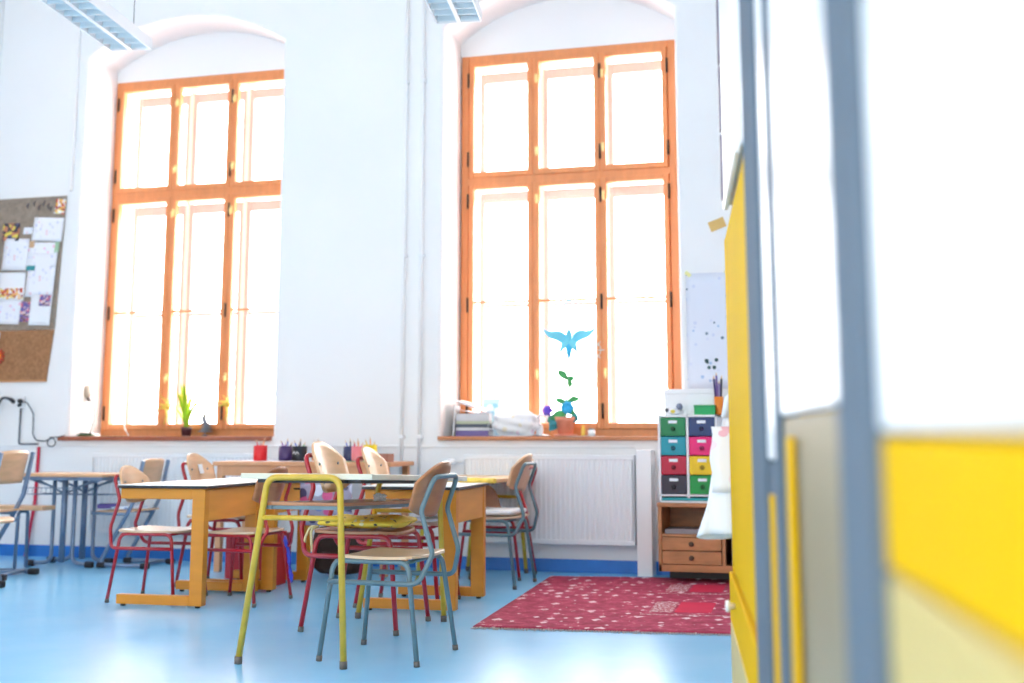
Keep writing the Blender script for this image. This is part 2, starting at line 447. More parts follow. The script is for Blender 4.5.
# ------------------------------------------------------------------ tube school chairs
def chair(name, label, tube, loc, hd, sc=1.0, group='tube framed school chairs', wood=PLY, seatm=PLYD):
    t = thing(name, label, 'chair', loc, math.radians(hd), group)
    t.scale = (sc, sc, sc)
    # seat: gently dished plywood with rounded corners
    def sfn(u, v):
        x = -.185 + .375 * u
        w = .204 - .012 * u
        # superellipse-like corner rounding
        e = max(abs(2 * u - 1), 1e-6)
        k = (1 - e ** 6) ** (1 / 6) if e < 1 else 0
        k = max(k, .62)
        y = (2 * v - 1) * w * k
        z = .420 + .004 * (2 * v - 1) ** 2 - .006 * math.sin(PI * u) - (.012 * ((u - .82) / .18) ** 2 if u > .82 else 0)
        return (x, y, z)
    MB().sheet(sfn, 18, 12, .011).build('seat', seatm, t)
    # backrest: shield-shaped board bent around the sitter
    def bfn(u, v):
        e = 2 * u - 1
        top = .800 - .085 * abs(e) ** 2.3
        bot = .575 + .035 * abs(e) ** 3
        z = bot + (top - bot) * v
        w = .168 * (1 - .06 * (1 - v))
        y = e * w
        x = -.165 - .31 * (z - .575) + .040 * e * e
        return (x, y, z)
    MB().sheet(bfn, 16, 10, .011).build('backrest', wood, t)
    r = .0105
    for s in (-1, 1):
        m = MB()
        m.tube(fillet([(.225, s * .212, .012), (.182, s * .184, .398), (-.150, s * .184, .398), (-.205, s * .212, .012)], .05, 8), r)
        lg = m.build('leg_hoop', tube, t)
        for x in (.2255, -.2055):
            MB().tube([(x, s * .212, 0), (x - (.002 if x > 0 else -.002), s * .2112, .022)], .0125, 10).build('leg_tip', TIP, lg)
    yb = .145
    pts = [(.198, -.199, .315), (-.20, -.199, .315), (-.242, -yb, .43), (-.188, -yb, .60), (-.240, -yb + .012, .738), (-.240, yb - .012, .738), (-.188, yb, .60), (-.242, yb, .43), (-.20, .199, .315), (.198, .199, .315)]
    MB().tube(fillet(pts, .05, 6), r).build('back_frame', tube, t)
    for x in (.17, -.14): MB().tube([(x, -.184, .396), (x, .184, .396)], .008, 8).build('cross_tube', tube, t)
    rv = MB()
    for y in (-.105, .105):
        for z in (.62, .70):
            rv.ball((-.165 - .31 * (z - .575) + .045 * (y / .168) ** 2 + .006, y, z), (.004, .007, .007), seg=8)
    rv.build('rivet', GREYT, t)
    return t
G1 = chair('school_chair', 'grey-blue tube chair with wooden seat, tucked under the yellow legged table', GREYT, (-.748, 2.616, 0), 177, 1.0, wood=PLYBR)
R1 = chair('school_chair', 'red tube chair carrying the yellow patterned cushion', REDT, (-1.155, 3.336, 0), 1, 1.10, seatm=PLYBR)
R2 = chair('school_chair', 'red tube chair pushed under the white topped desk behind the cushioned chair', REDT, (-1.245, 4.17, 0), 4, 1.06)
R3 = chair('school_chair', 'small red tube chair with a blue ribbon tied to its leg', REDT, (-2.125, 4.00, 0), 176, .925, wood=PLYBR)
R4 = chair('school_chair', 'red tube chair at the open end of the desk, nearest the slate blue metal table', REDT, (-2.635, 3.965, 0), 3, .925)
R5 = chair('school_chair', 'red tube chair with a white sticker on its backrest', REDT, (-2.63, 4.72, 0), 3, 1.0)
G3 = chair('school_chair', 'grey tube chair with a white seat pad beside the radiator', GREYT, (-1.035, 5.13, 0), 178, 1.0)
R6 = chair('school_chair', 'red tube chair between the white padded chair and the radiator', REDT, (-1.125, 5.57, 0), 180, .95)
MB().box(.0, .002, -.04, .04, -.03, .03).build('sticker', PAPER, R5, 'white paper sticker')
st = R5.children[-1]; st.location = (-.1975, .06, .70); st.rotation_euler = (0, -.3, 0)
# blue ribbon on R3
rb = MB()
rb.tube([(-.157, -.196, .37), (-.180, -.182, .33), (-.172, -.216, .29), (-.200, -.190, .24), (-.182, -.220, .19), (-.212, -.196, .14), (-.195, -.226, .10)], .0125, 8)
single(rb, 'blue_ribbon', plain('ribbon_blue', (.05, .07, .62)), 'blue ribbon knotted around a leg of the small red chair', 'ribbon', R3.location, math.radians(176)).scale = (.925,) * 3

# cushion with ribbons on R1
CUSH = spots('cushion_print', (.95, .66, .07), [(.05, .03, .02), (.85, .78, .55), (.92, .62, .03), (.16, .09, .03)], 26, .30)
cu = thing('seat_cushion', 'yellow patterned seat cushion tied to a red chair', 'cushion', (-1.15, 3.336, .467), math.radians(1))
def cfn(u, v):
    # closed pillow: v runs around the section
    x = -.185 + .39 * u
    a = 2 * PI * v
    e = abs(2 * u - 1); k = max((1 - e ** 5) ** .2 if e < 1 else 0, .02)
    return (x, .215 * math.cos(a) * (.82 + .18 * k), .028 + .028 * k * math.sin(a) * (1 + .12 * math.sin(9 * u + 5 * math.cos(a))) + .002 * math.sin(17 * u))
MB().sheet(cfn, 22, 20).build('pad', CUSH, cu)
tie = plain('cream_ribbon', (.72, .60, .30))
for pts in ([(-.185, -.165, .01), (-.215, -.185, .012), (-.235, -.195, -.04), (-.245, -.19, -.10)], [(-.185, -.160, .01), (-.205, -.20, .0), (-.195, -.21, -.07), (-.180, -.205, -.14)]):
    MB().tube(fillet(pts, .03), .006, 8).build('tie', tie, cu)
# seat pad on G3, folded white cloth on R2
pad = MB(); pad.box(-.17, .17, -.165, .165, 0, .028, bev=.012)
single(pad, 'seat_pad', plain('pad_white', (.80, .80, .82), .8), 'flat white pad on the grey chair beside the radiator', 'cushion', (-1.035, 5.13, .4305), math.radians(178))
cl = MB()
cl.sheet(lambda u, v: (.26 * (u - .5), .22 * (v - .5), .014 + .006 * math.sin(9 * u + 3 * v)), 12, 8, .012)
single(cl, 'folded_cloth', PAPER, 'white folded cloth on the seat of the chair behind the cushioned one', 'cloth', (-1.10, 4.10, .454), .3)

# ------------------------------------------------------------------ honey wood desks
def desk(label, loc, hd, length, width=.505, top_w=.535):
    """origin at the near post foot; local x = along the frame towards the post side, y = along the desk"""
    t = thing('school_desk', label, 'desk', loc, math.radians(hd), 'honey wood school desks with white tops')
    H = .625
    for y0 in (0.0, length - .055):
        f = MB()
        f.box(-.075, 0, y0, y0 + .055, .012, H, bev=.004)
        f.box(-width, -.075, y0 + .004, y0 + .051, H - .058, H, bev=.004)
        f.box(-width + .0, -.075, y0 + .002, y0 + .053, .012, .062, bev=.004)
        fo = f.build('end_frame', DESKW, t)
        g = MB()
        for x in (-width + .03, -.035): g.tube([(x, y0 + .027, 0), (x, y0 + .027, .014)], .014, 10)
        g.build('foot_pad', EDGE, fo)
    MB().box(-.030, -.004, .055, length - .055, .452, H - .004, bev=.003).build('side_panel', PANELW, t)
    x0 = -width - .012; x1 = x0 + top_w
    tp = MB().box(x0 + .001, x1 - .001, -.014, length + .014, H + .0145, H + .018, bev=.001)
    top = tp.build('tabletop', DESKTOP, t)
    MB().box(x0, x1, -.015, length + .015, H, H + .0145, bev=.003).build('edge_band', EDGE, top)
    return t
DA = desk('honey wood desk with white top, nearest of the pair beside the slate blue metal table', (-2.192, 3.665, 0), 0, .705)
DB = desk('honey wood desk with the picture bag hanging at its end, before the back table', (-2.150, 4.413, 0), 0, .57)
DC = desk('honey wood desk with a pale end panel, between the red chairs and the rug', (-.872, 3.865, 0), 0, .64)
for d, a in ((DA, 2), (DB, 2), (DC, 2.5)): d.rotation_euler = (0, 0, math.radians(a))

# ------------------------------------------------------------------ yellow legged tables
def u_frame(zt, wt, wb, y, m, r=.0135, lean=0.0):
    m.tube(fillet([(-wb / 2, y, .014), (-wt / 2 + lean, y, zt), (wt / 2 + lean, y, zt), (wb / 2, y, .014)], .055, 10), r, 12)
def yellow_table(label, loc, hd, length, zt, wt, wb, slab_w, cz, shelf=True, topm=CREAM, drop=0.0, lean=0.0):
    t = thing('yellow_legged_table', label, 'table', loc, math.radians(hd), 'tables on yellow tube frames')
    sh = Matrix.Identity(4); sh[2][1] = -drop / length; sh[0][3] = lean      # the worn table falls towards its far end
    for i, y in enumerate((0, length)):
        z_ = zt - (drop if i else 0)
        m = MB(); u_frame(z_ - .0135, wt, wb, y, m, lean=lean)
        fr = m.build('end_frame', YELT, t)
        f = cz[i] / z_; k = (wt + (wb - wt) * (1 - f)) / 2
        MB().tube([(-k + lean * f, y, cz[i]), (k + lean * f, y, cz[i])], .011, 10).build('cross_bar', YELT, fr)
        g = MB()
        for s in (-1, 1): g.tube([(s * wb / 2, y, 0), (s * wb / 2 * .997, y, .03)], .0155, 12)
        g.build('foot_cap', TIP, fr)
    MB().box(-slab_w / 2, slab_w / 2, .016, length + .06, zt - .022, zt + .002, M=sh, bev=.003).build('tabletop', topm, t)
    ap = MB()
    for s in (-1, 1): ap.box(s * wt / 2 - .012, s * wt / 2 + .012, .014, length - .014, zt - .036, zt - .022, M=sh)
    ap.box(-slab_w / 2 + .06, slab_w / 2 - .06, .05, .075, zt - .036, zt - .022, M=sh); ap.box(-wt / 2, wt / 2, length - .07, length - .05, zt - .036, zt - .022, M=sh)
    ap.build('under_rail_shade', EDGE, t)  # steel rail whose black also holds the shadow under the tabletop
    if shelf:
        w2 = wt / 2 + .014
        MB().box(-w2, w2, .018, length - .02, zt - .127, zt - .113, M=sh, bev=.003).build('book_shelf', PLYBR, t)
        sr = MB()
        for s in (-1, 1): sr.box(s * (w2 - .02) - .008, s * (w2 - .02) + .008, .012, length - .012, zt - .142, zt - .127, M=sh)
        sr.box(-w2, w2, .02, .034, zt - .142, zt - .127, M=sh)
        sr.build('shelf_rail', GREYT, t)
    return t
Y1 = yellow_table('cream topped table on yellow tube legs with a bare shelf, before all the desks', (-1.038, 2.276, 0), 1.0, 1.30, .752, .315, .452, .575, (.577, .533), drop=.048, lean=.038)
Y2 = yellow_table('wooden topped table on yellow tube legs, standing against the wall by the white padded chair', (-1.27, 4.98, 0), -4, .85, .640, .30, .42, .52, (.50, .50), shelf=False, topm=plain('table_top_tan', (.62, .42, .22)))
arc = [(-.135 + .27 * k / 20, .44 + .15 * (1 - abs(2 * k / 20 - 1) ** 3.2)) for k in range(21)]
MB().prism(arc, .555, .575, axis='y').build('end_board', PLYBR, Y2)
# crumpled tissue and pencil on the bare shelf
ti = MB()
R_ = bmesh.ops.create_icosphere(ti.bm, subdivisions=3, radius=1)
for v in R_['verts']:
    k = 1 + .22 * math.sin(7 * v.co.x + 3) * math.sin(6 * v.co.y) + .15 * math.sin(11 * v.co.z + 5 * v.co.x)
    v.co = Vector((v.co.x * .030 * k, v.co.y * .026 * k, v.co.z * .019 * k))
single(ti, 'crumpled_tissue', PAPER, 'crumpled white tissue on the shelf of the cream topped table', 'tissue', (-.925, 2.92, .630))
pn = MB(); pn.tube([(0, 0, 0), (.15, .03, 0)], .0035, 6)
single(pn, 'pencil', plain('pencil_pink', (.8, .35, .3)), 'pink pencil lying on the shelf of the cream topped table', 'pencil', (-.88, 3.05, .616))

# things on the white desk tops
def sheetthing(name, label, cat, x, y, z, w, d, rz, m=PAPER, h=.0015, group=None):
    return single(MB().box(-w / 2, w / 2, -d / 2, d / 2, 0, h), name, m, label, cat, (x, y, z), rz, group)
ZD = .6435
sheetthing('paper_sheet', 'white paper sheet on the desk that has a pale end panel', 'paper', -1.07, 4.18, ZD, .21, .28, .3)
sheetthing('paper_sheet', 'white paper sheet on the desk above the ribboned chair', 'paper', -2.40, 3.98, ZD, .21, .297, .05)
tu = MB(); tu.tube(fillet([(0, 0, 0), (.15, .0, 0), (.22, -.05, 0)], .04), .014, 10)
single(tu, 'pencil_case', YELP, 'bent yellow pencil case on the desk that has a pale end panel', 'pencil case', (-1.02, 4.40, ZD + .014))

# bag with a printed picture hanging from desk B
BAGP = spots('bag_print', (.34, .32, .44), [(.06, .05, .13), (.62, .10, .26), (.62, .66, .80), (.14, .22, .50), (.10, .08, .12)], 13, .46)
MB().tube(fillet([(-.02, .287, .585), (.13, .287, .585), (.185, .287, .632), (.195, .287, .66)], .02), .006, 8).build('bag_hook', DARK, DB)
bg = thing('printed_bag', 'lilac cloth bag printed with a blue and pink picture, hanging at a desk end', 'bag', (-1.955, 4.70, .37), math.radians(4))
def bagf(u, v):
    a = 2 * PI * v
    z = .25 * u
    bul = math.sin(PI * min(1, u * .93 + .05)) ** .5
    return (.165 * math.cos(a), .045 * math.sin(a) * (.25 + .75 * bul), z + .006 * math.sin(3 * a) * u)
MB().sheet(bagf, 12, 24, .003).build('bag_body', BAGP, bg)
h = MB(); h.tube(fillet([(-.08, 0, .24), (-.06, .0, .275), (.03, 0, .275), (.05, 0, .24)], .03), .006, 8)
h.build('bag_handle', plain('bag_handle_dark', (.07, .06, .09)), bg)
# things under the desks
cr = thing('red_crate', 'red plastic crate on the floor behind the small ribboned chair', 'crate', (-2.593, 5.12, 0), math.radians(3))
m = MB()
m.box(-.17, .17, -.12, .12, 0, .012)
for a in (-1, 1):
    m.box(a * .17 - .006, a * .17 + .006, -.12, .12, 0, .27); m.box(-.17, .17, a * .12 - .006, a * .12 + .006, 0, .27)
    for k in range(5): m.box(-.15 + k * .068, -.138 + k * .068, a * .127 - .004, a * .127 + .004, .0, .26)
m.build('crate_body', plain('crate_red', (.50, .015, .035)), cr)
MB().box(-.18, .18, -.13, .13, .262, .28, bev=.003).build('crate_lid', plain('crate_lid_red', (.45, .012, .03)), cr)
bp = thing('backpack', 'dark brown school backpack on the floor under the back table', 'backpack', (-2.11, 5.31, 0), math.radians(5))
def bpf(u, v):
    a = 2 * PI * v; e = abs(2 * u - 1)
    k = (1 - e ** 4) ** .3 if e < 1 else 0
    k = max(k, .02)
    c, s_ = math.cos(a), math.sin(a)
    return (.18 * k * math.copysign(abs(c) ** .6, c), .10 * k * math.copysign(abs(s_) ** .6, s_), .005 + .33 * u)
BR = mat('backpack_brown', (.055, .028, .022), .8, var=.3, scale=9)
MB().sheet(bpf, 18, 24).build('bag_body', BR, bp)
MB().box(-.12, .12, -.135, -.09, .04, .17, bev=.02).build('front_pocket', BR, bp)
MB().tube(fillet([(-.05, 0, .32), (-.05, 0, .365), (.05, 0, .365), (.05, 0, .32)], .03), .008, 8).build('carry_loop', BR, bp)
rp = thing('red_folder', 'upright red folder leaning against the post of the rear honey wood desk', 'folder', (-2.30, 4.73, 0), math.radians(5))
MB().box(-.035, .035, -.13, .13, 0, .32, bev=.004).build('cover', plain('folder_red', (.60, .02, .03)), rp)
MB().box(-.030, .030, -.125, .132, .004, .312).build('sheets', PAPER, rp)

# ------------------------------------------------------------------ back table with pencil cups
bt = thing('back_table', 'long low wooden table against the wall between the two windows', 'table', (-2.41, 5.54, 0))
BTW = plain('back_table_wood', (.68, .34, .17)); 
MB().box(-.65, .65, -.23, .22, .705, .735, bev=.004).build('tabletop', BTW, bt)
MB().box(-.62, .62, -.215, -.195, .64, .705).build('apron', BTW, bt)
for x in (-.60, .60):
    for y in (-.195, .19):
        MB().box(x - .022, x + .022, y - .022, y + .022, 0, .705, bev=.003).build('leg', BTW, bt)
bx = thing('wooden_box', 'small brown wooden box at the end of the back table by the pipes', 'box', (-1.86, 5.40, .735))
m = MB(); m.box(-.05, .05, -.05, .05, 0, .008)
for a in (-1, 1): m.box(a * .05 - .004, a * .05 + .004, -.054, .054, 0, .055); m.box(-.05, .05, a * .05 - .004, a * .05 + .004, 0, .055)
m.build('box_body', plain('box_brown', (.42, .17, .11)), bx)
sheetthing('paper_sheet', 'white paper sheet under the red pencil cup on the back table', 'paper', -2.78, 5.56, .7352, .32, .21, .04)
sheetthing('paper_sheet', 'white paper sheet under the black pencil cup on the back table', 'paper', -2.49, 5.50, .7352, .21, .20, -.06)
sheetthing('green_mat', 'small green mat under the pink pencil cup on the back table', 'mat', -2.11, 5.58, .7352, .16, .16, .0, plain('mat_green', (.10, .55, .33)))
sheetthing('paper_sheet', 'white paper sheet beside the yellow pencil cup on the back table', 'paper', -1.92, 5.60, .7352, .12, .21, .1)
CUPS = [('red', (-2.80, 5.52), (.72, .012, .02), .048, .105), ('purple', (-2.635, 5.58), (.07, .035, .14), .055, .100), ('black', (-2.515, 5.53), (.012, .012, .02), .053, .100),
        ('orange', (-2.415, 5.62), (.80, .30, .12), .046, .100), ('navy', (-2.20, 5.66), (.04, .05, .14), .048, .100), ('pink', (-2.11, 5.58), (.82, .22, .26), .046, .100), ('yellow', (-2.02, 5.57), (.90, .68, .0), .048, .110)]
PCOL = [(.75, .05, .06), (.08, .14, .60), (.10, .45, .12), (.85, .60, .05), (.35, .10, .45), (.9, .35, .1), (.1, .08, .1), (.75, .4, .5)]
PM = [plain('pencil_paint', c, .4) for c in PCOL]
TIPW = plain('pencil_tip_wood', (.72, .50, .30))
OWN = {'red': [0, 0, 5], 'purple': [4, 4, 1, 6], 'black': [6, 1, 6, 2], 'orange': [5, 5, 7, 3], 'navy': [1, 1, 6, 4], 'pink': [7, 0, 5, 7], 'yellow': [3, 3, 5, 3]}
def pencil(name, label, group, base, top, m, r=.0045):
    t = thing(name, label, 'pencil', base, 0, group)
    d = Vector(top) - Vector(base); n = d.normalized()
    MB().tube([(0, 0, 0), d - n * .022], r, 6).build('barrel', m, t)
    MB().tube([d - n * .022, d], [r, .0008], 6).build('tip', TIPW, t)
for nm, (cx, cy), c, r, hgt in CUPS:
    t = thing('pencil_cup', nm + ' pencil cup standing on the back table', 'cup', (cx, cy, .737), 0, 'pencil cups on the back table')
    MB().lathe([(r * .9, 0), (r, .01), (r, hgt), (r - .005, hgt), (r - .006, .012)], 20, cap1=True).build('cup_body', plain('cup_' + nm, c, .35), t)
    if nm == 'black':
        q = MB()
        q.tube([(-.026, -.051, .050), (-.014, -.0545, .064), (-.004, -.0555, .046), (.008, -.0555, .064), (.020, -.0530, .048)], .0035, 6)
        q.build('white_scrawl', WHITEPL, t, 'white painted scrawl')
    for k, pi in enumerate(OWN[nm]):
        a = 2 * PI * k / len(OWN[nm]) + r * 40
        rr = r * .52
        pencil('pencil', 'coloured pencil standing in the ' + nm + ' cup on the back table', 'pencils in the ' + nm + ' cup',
               (cx + rr * .5 * math.cos(a + 2.6), cy + rr * .5 * math.sin(a + 2.6), .752), (cx + rr * 1.45 * math.cos(a), cy + rr * 1.45 * math.sin(a), .737 + hgt + .03 + .012 * (k % 3)), PM[pi])

# ------------------------------------------------------------------ slate blue metal table and chairs
mt = thing('metal_table', 'pale topped table on a slate blue metal pedestal near the wall socket', 'table', (-4.19, 5.45, 0))
MB().box(-.36, .36, -.20, .20, .622, .645, bev=.004).build('tabletop', PLY, mt)
MB().box(-.375, .345, -.185, .185, .598, .622).build('top_rail', SLATE, mt)
for y in (-.11, .13):
    lg = MB()
    lg.tube([(0, y, .03), (0, y, .60)], .021, 12)
    lg.build('column', SLATE, mt)
    for x in (-.085, .085):
        f = MB()
        f.tube(fillet([(x, y, .60), (x, y, .03), (x + .14 * (1 if x > 0 else -1), y - .02, .022)], .06, 8), .014, 10)
        fo = f.build('leg', SLATE, mt)
        s = 1 if x > 0 else -1
        MB().box(min(x + s * .12, x + s * .185), max(x + s * .12, x + s * .185), y - .04, y, 0, .045, bev=.012).build('foot_cap', BLACK, fo)
    br = MB()
    for s in (-1, 1):
        br.tube([(s * .10, y, .55), (s * .30, y, .605)], .007, 8); br.tube([(s * .02, y, .51), (s * .24, y, .605)], .007, 8)
    br.build('brace', SLATE, mt)
wb = MB()
for k in range(17): wb.tube([(-.30 + k * .0375, -.17, .545), (-.30 + k * .0375, -.17, .50), (-.30 + k * .0375, .15, .49)], .0022, 5)
for z in (.545, .50): wb.tube([(-.31, -.17, z), (.31, -.17, z)], .003, 6)
for y in (-.05, .07): wb.tube([(-.31, y, .495), (.31, y, .495)], .003, 6)
wb.build('wire_basket', SLATE, mt)

def metal_chair(label, loc, hd, sc=1.0):
    t = thing('metal_frame_chair', label, 'chair', loc, math.radians(hd), 'slate blue metal frame chairs')
    t.scale = (sc,) * 3
    for s in (-1, 1):
        y = s * .19
        m = MB()
        m.tube(fillet([(-.27, y, .022), (.12, y, .022), (.06, y, .13), (-.10, y, .40), (-.16, y, .52), (-.215, y, .80)], .05, 6), .0155, 10)
        fr = m.build('side_frame', SLATE, t)
        for x in (-.265, .10):
            MB().box(x - .035, x + .035, y - .024, y + .024, 0, .042, bev=.012).build('foot_cap', BLACK, fr)
        MB().tube([(-.10, y, .40), (.20, y, .405)], .013, 10).build('seat_rail', SLATE, fr)
    MB().tube([(-.20, -.19, .022), (-.20, .19, .022)], .012, 10).build('floor_bar', SLATE, t)
    def sf(u, v):
        x = -.18 + .40 * u; e = abs(2 * u - 1)
        k = max((1 - e ** 6) ** (1 / 6) if e < 1 else 0, .7)
        return (x, (2 * v - 1) * .195 * k, .432 - .012 * math.sin(PI * u) - (.03 * ((u - .75) / .25) ** 2 if u > .75 else 0))
    MB().sheet(sf, 16, 10, .012).build('seat', PLY, t)
    def bf(u, v):
        e = 2 * u - 1
        z = .60 + (.215 - .02 * abs(e) ** 4) * v
        return (-.163 - .196 * (z - .56) + .025 * e * e, e * .168, z)
    MB().sheet(bf, 14, 8, .012).build('backrest', PLY, t)
    return t
G4 = metal_chair('slate blue framed chair facing the wall corner, before the pale topped metal table', (-4.30, 4.64, 0), 186, 1.0)
G6 = metal_chair('slate blue framed chair of which only a black foot cap and seat corner show', (-3.90, 3.98, 0), 0, 1.0)
bn = thing('wooden_bench', 'low bench with a wooden board top, between the framed chair and the metal table', 'bench', (-4.43, 5.06, 0))
MB().box(-.32, .32, -.075, .075, .405, .435, bev=.005).build('bench_board', PLY, bn)
for x in (-.27, .12):
    MB().tube(fillet([(x, -.06, .014), (x, -.05, .395), (x, .05, .395), (x, .06, .014)], .03), .012, 8).build('leg', SLATE, bn)
G5 = metal_chair('slate blue framed chair with papers on its seat by the radiator', (-3.80, 5.53, 0), 182, .92)
sheetthing('folded_shirt', 'purple folded cloth on the seat of the metal framed chair by the radiator', 'cloth', -3.93, 5.47, .40, .12, .14, .4, plain('purple_cloth', (.10, .08, .30), .8), .03)
sheetthing('magazine', 'pale blue magazine on the seat of the metal framed chair by the radiator', 'magazine', -3.77, 5.49, .40, .15, .20, -.2, spots('magazine_print', (.55, .70, .85), [(.1, .2, .5), (.8, .8, .9), (.3, .5, .8)], 20, .4), .012)

# ------------------------------------------------------------------ wall things by the socket
so = thing('wall_socket', 'white double socket on the wall below the pinboard with cables plugged in', 'socket', (-5.06, WY, 1.17))
MB().box(-.06, .06, -.022, 0, -.045, .045, bev=.006).build('socket_plate', WHITEPL, so)
for x in (-.032, .032): MB().lathe([(.022, 0), (.022, .006), (.018, .006), (.016, .001)], 16, M=T(x, -.022, 0, rx=PI / 2)).build('socket_cup', WHITEPL, so)
CABLE = plain('cable_grey', (.05, .055, .07))
c1 = thing('black_cable', 'thick black cable running from the socket towards the pinboard wall corner', 'cable')
MB().tube(fillet([(-5.10, WY - .05, 1.19), (-5.16, WY - .07, 1.21), (-5.24, WY - .05, 1.10), (-5.30, WY - .03, .80), (-5.33, WY - .025, .10)], .06, 8), .011, 8).build('cable_run', CABLE, c1)
MB().tube([(-5.095, WY - .022, 1.17), (-5.095, WY - .06, 1.19)], .016, 10).build('plug', CABLE, c1)
c2 = thing('grey_cable', 'thin grey cable looping from the socket to the desk lamp sill', 'cable')
loop = [(-4.72 + .045 * math.cos(a), WY - .03 - .004 * k, .862 + .035 * math.sin(a)) for k, a in enumerate([PI * q / 6 for q in range(3, 16)])]
MB().tube(fillet([(-5.02, WY - .045, 1.175), (-4.95, WY - .055, 1.165), (-4.90, WY - .04, 1.08), (-4.91, WY - .02, .92), (-4.88, WY - .02, .875), (-4.80, WY - .025, .868)], .04, 6) + loop + [Vector((-4.66, WY - .052, .90)), Vector((-4.62, WY - .03, .914))], .0045, 8).build('cable_run', CABLE, c2)
MB().tube([(-5.028, WY - .022, 1.175), (-5.015, WY - .06, 1.177)], .018, 10).build('plug', BLACK, c2)
MB().tube([(-5.03, WY - .022, 1.15), (-5.03, WY - .05, 1.143)], .012, 10).build('second_plug', BLACK, c2)
c3 = MB(); c3.tube(fillet([(-5.035, WY - .012, 1.12), (-5.035, WY - .012, .845), (-4.86, WY - .018, .846)], .02), .007, 8)
single(c3, 'corner_cable', plain('cable_slate', (.13, .14, .17)), 'slate cable bending from the socket down to the duct', 'cable')
rs = thing('red_stick', 'thin red stick leaning against the wall below the socket', 'stick')
MB().tube([(-4.885, WY - .06, .004), (-4.862, WY - .014, .42), (-4.856, WY - .012, .824)], .0125, 10).build('shaft', plain('stick_red', (.62, .015, .06)), rs)

# ------------------------------------------------------------------ pinboard
pb = thing('pinboard', 'tall pinboard with grey cloth above and brown cork below, covered in drawings', 'pinboard', (-5.055, WY, 1.34))
m = MB(); m.prism([(-.375, .395), (.28, .395), (.325, 1.455), (-.375, 1.455)], -.018, 0, axis='y'); m.build('cloth_panel', CORK1, pb)
MB().prism([(-.375, 0), (.232, 0), (.278, .392), (-.375, .392)], -.014, 0, axis='y').build('cork_panel', CORK2, pb)
MB().box(-.375, .234, -.018, 0, -.014, 0).build('cork_edge', plain('edge_orange', (.55, .28, .12)), pb)
SK = spots('crayon_marks_blue', (.82, .84, .90), [(.62, .66, .85), (.75, .76, .88), (.80, .60, .66)], 26, .30)
SK2 = spots('crayon_marks_pink', (.82, .84, .90), [(.85, .45, .62), (.74, .76, .90), (.62, .64, .85)], 22, .26)
SK3 = spots('painted_fruit', (.83, .84, .88), [(.70, .12, .05), (.85, .45, .08), (.40, .08, .08), (.85, .70, .2)], 45, .6)
SK4 = spots('photo_collage', (.25, .15, .35), [(.65, .15, .2), (.1, .1, .35), (.8, .6, .6), (.2, .12, .1)], 45, .6)
SKD = spots('dark_photo', (.06, .05, .07), [(.05, .04, .06), (.55, .22, .12), (.75, .62, .1), (.1, .1, .2)], 30, .6)
BLK = plain('print_black', (.03, .025, .03))
def wallpaper(label, px0, px1, z0, z1, m, k, lean=0.0, cat='drawing', name='pinned_drawing', y=None):
    """a sheet pinned to the pinboard; px are world x"""
    d = (WY - .0185 - .0016 * k) if y is None else y
    w, h = (px1 - px0), (z1 - z0)
    def fn(u, v):
        return (w * (u - .5), -.006 * (2 * u - 1) ** 2 * (1 - v) - .0015, h * (v - .5))
    mb = MB().sheet(fn, 6, 6, .001)
    o = mb.build(name, m)
    o.location = ((px0 + px1) / 2, d, (z0 + z1) / 2); o.rotation_euler = (0, lean, 0)
    tag(o, label, cat, 'sheets pinned to the pinboard')
    return o
# pixel x 0..64 -> world x -5.36..-4.78
def PX(x): return -5.298 + .00915 * x
def PZ(y): return 2.800 - .00795 * (y - 200)
def pin(label, a, b, c, d, m, k, lean=0.0, **kw): return wallpaper(label, PX(a), PX(b), PZ(d), PZ(c), m, k, lean, **kw)
pin('pale sketch on white paper at the top of the pinboard beneath the small photo', 31, 61, 222, 246, SK, 1, .07)
pin('small orange and white photo in the upper corner of the pinboard', 52, 62, 204, 219, SK3, 1, .1, name='pinned_photo', cat='photo')
pin('arched dark photo of figures with a yellow base on the pinboard', 1, 18, 226, 244, SKD, 1, .02, name='pinned_photo', cat='photo')
pin('white drawing of a blue rainbow arch below the arched photo', 3, 28, 242, 274, SK, 2, .04)
pin('white drawing with a pink cross shape in the middle of the pinboard', 27, 57, 247, 272, SK2, 2, .05)
pin('blank looking white sheet under the pink cross drawing', 28, 56, 258, 302, SK, 3, .05)
pin('white sheet with a painted row of autumn fruit', 0, 27, 276, 305, PAPER, 3, .02)
pin('white drawing with a curved bottom edge, lowest on the grey cloth', 0, 24, 304, 328, SK2, 4, .05)
pin('tall white sheet with a small red and violet photo in its corner', 33, 54, 300, 330, PAPER, 4, .04)
pin('narrow blue and red collage between two white sheets', 23, 34, 306, 326, SK4, 3, .06, name='pinned_photo', cat='photo')
pin('strip of red and orange fruit painting on the autumn sheet', 2, 26, 292, 303, SK3, 5, .02, name='painted_strip')
pin('small red and violet photo on the tall white sheet', 42, 53, 300, 311, SK4, 6, .04, name='pinned_photo', cat='photo')
pin('small green card pinned beside the pink cross drawing', 54, 58, 247, 258, plain('card_green', (.35, .55, .35)), 3, .05, name='pinned_card', cat='card')
pin('small teal card pinned under the pink cross drawing', 27, 36, 270, 275, plain('card_teal', (.05, .30, .32)), 5, .03, name='pinned_card', cat='card')
pin('small tan card pinned above the pink cross drawing', 29, 34, 245, 252, plain('card_tan', (.60, .38, .22)), 5, .03, name='pinned_card', cat='card')
pin('small white card pinned beside the arched photo', 22, 31, 231, 238, SK, 2, .03, name='pinned_card', cat='card')
pin('white card at the picture edge on the brown cork', 0, 4, 336, 352, PAPER, 1, .12, name='pinned_card', cat='card')
sun = thing('paper_sun', 'small red and orange paper sun hanging on the brown cork', 'decoration', (PX(5), WY - .026, PZ(360)))
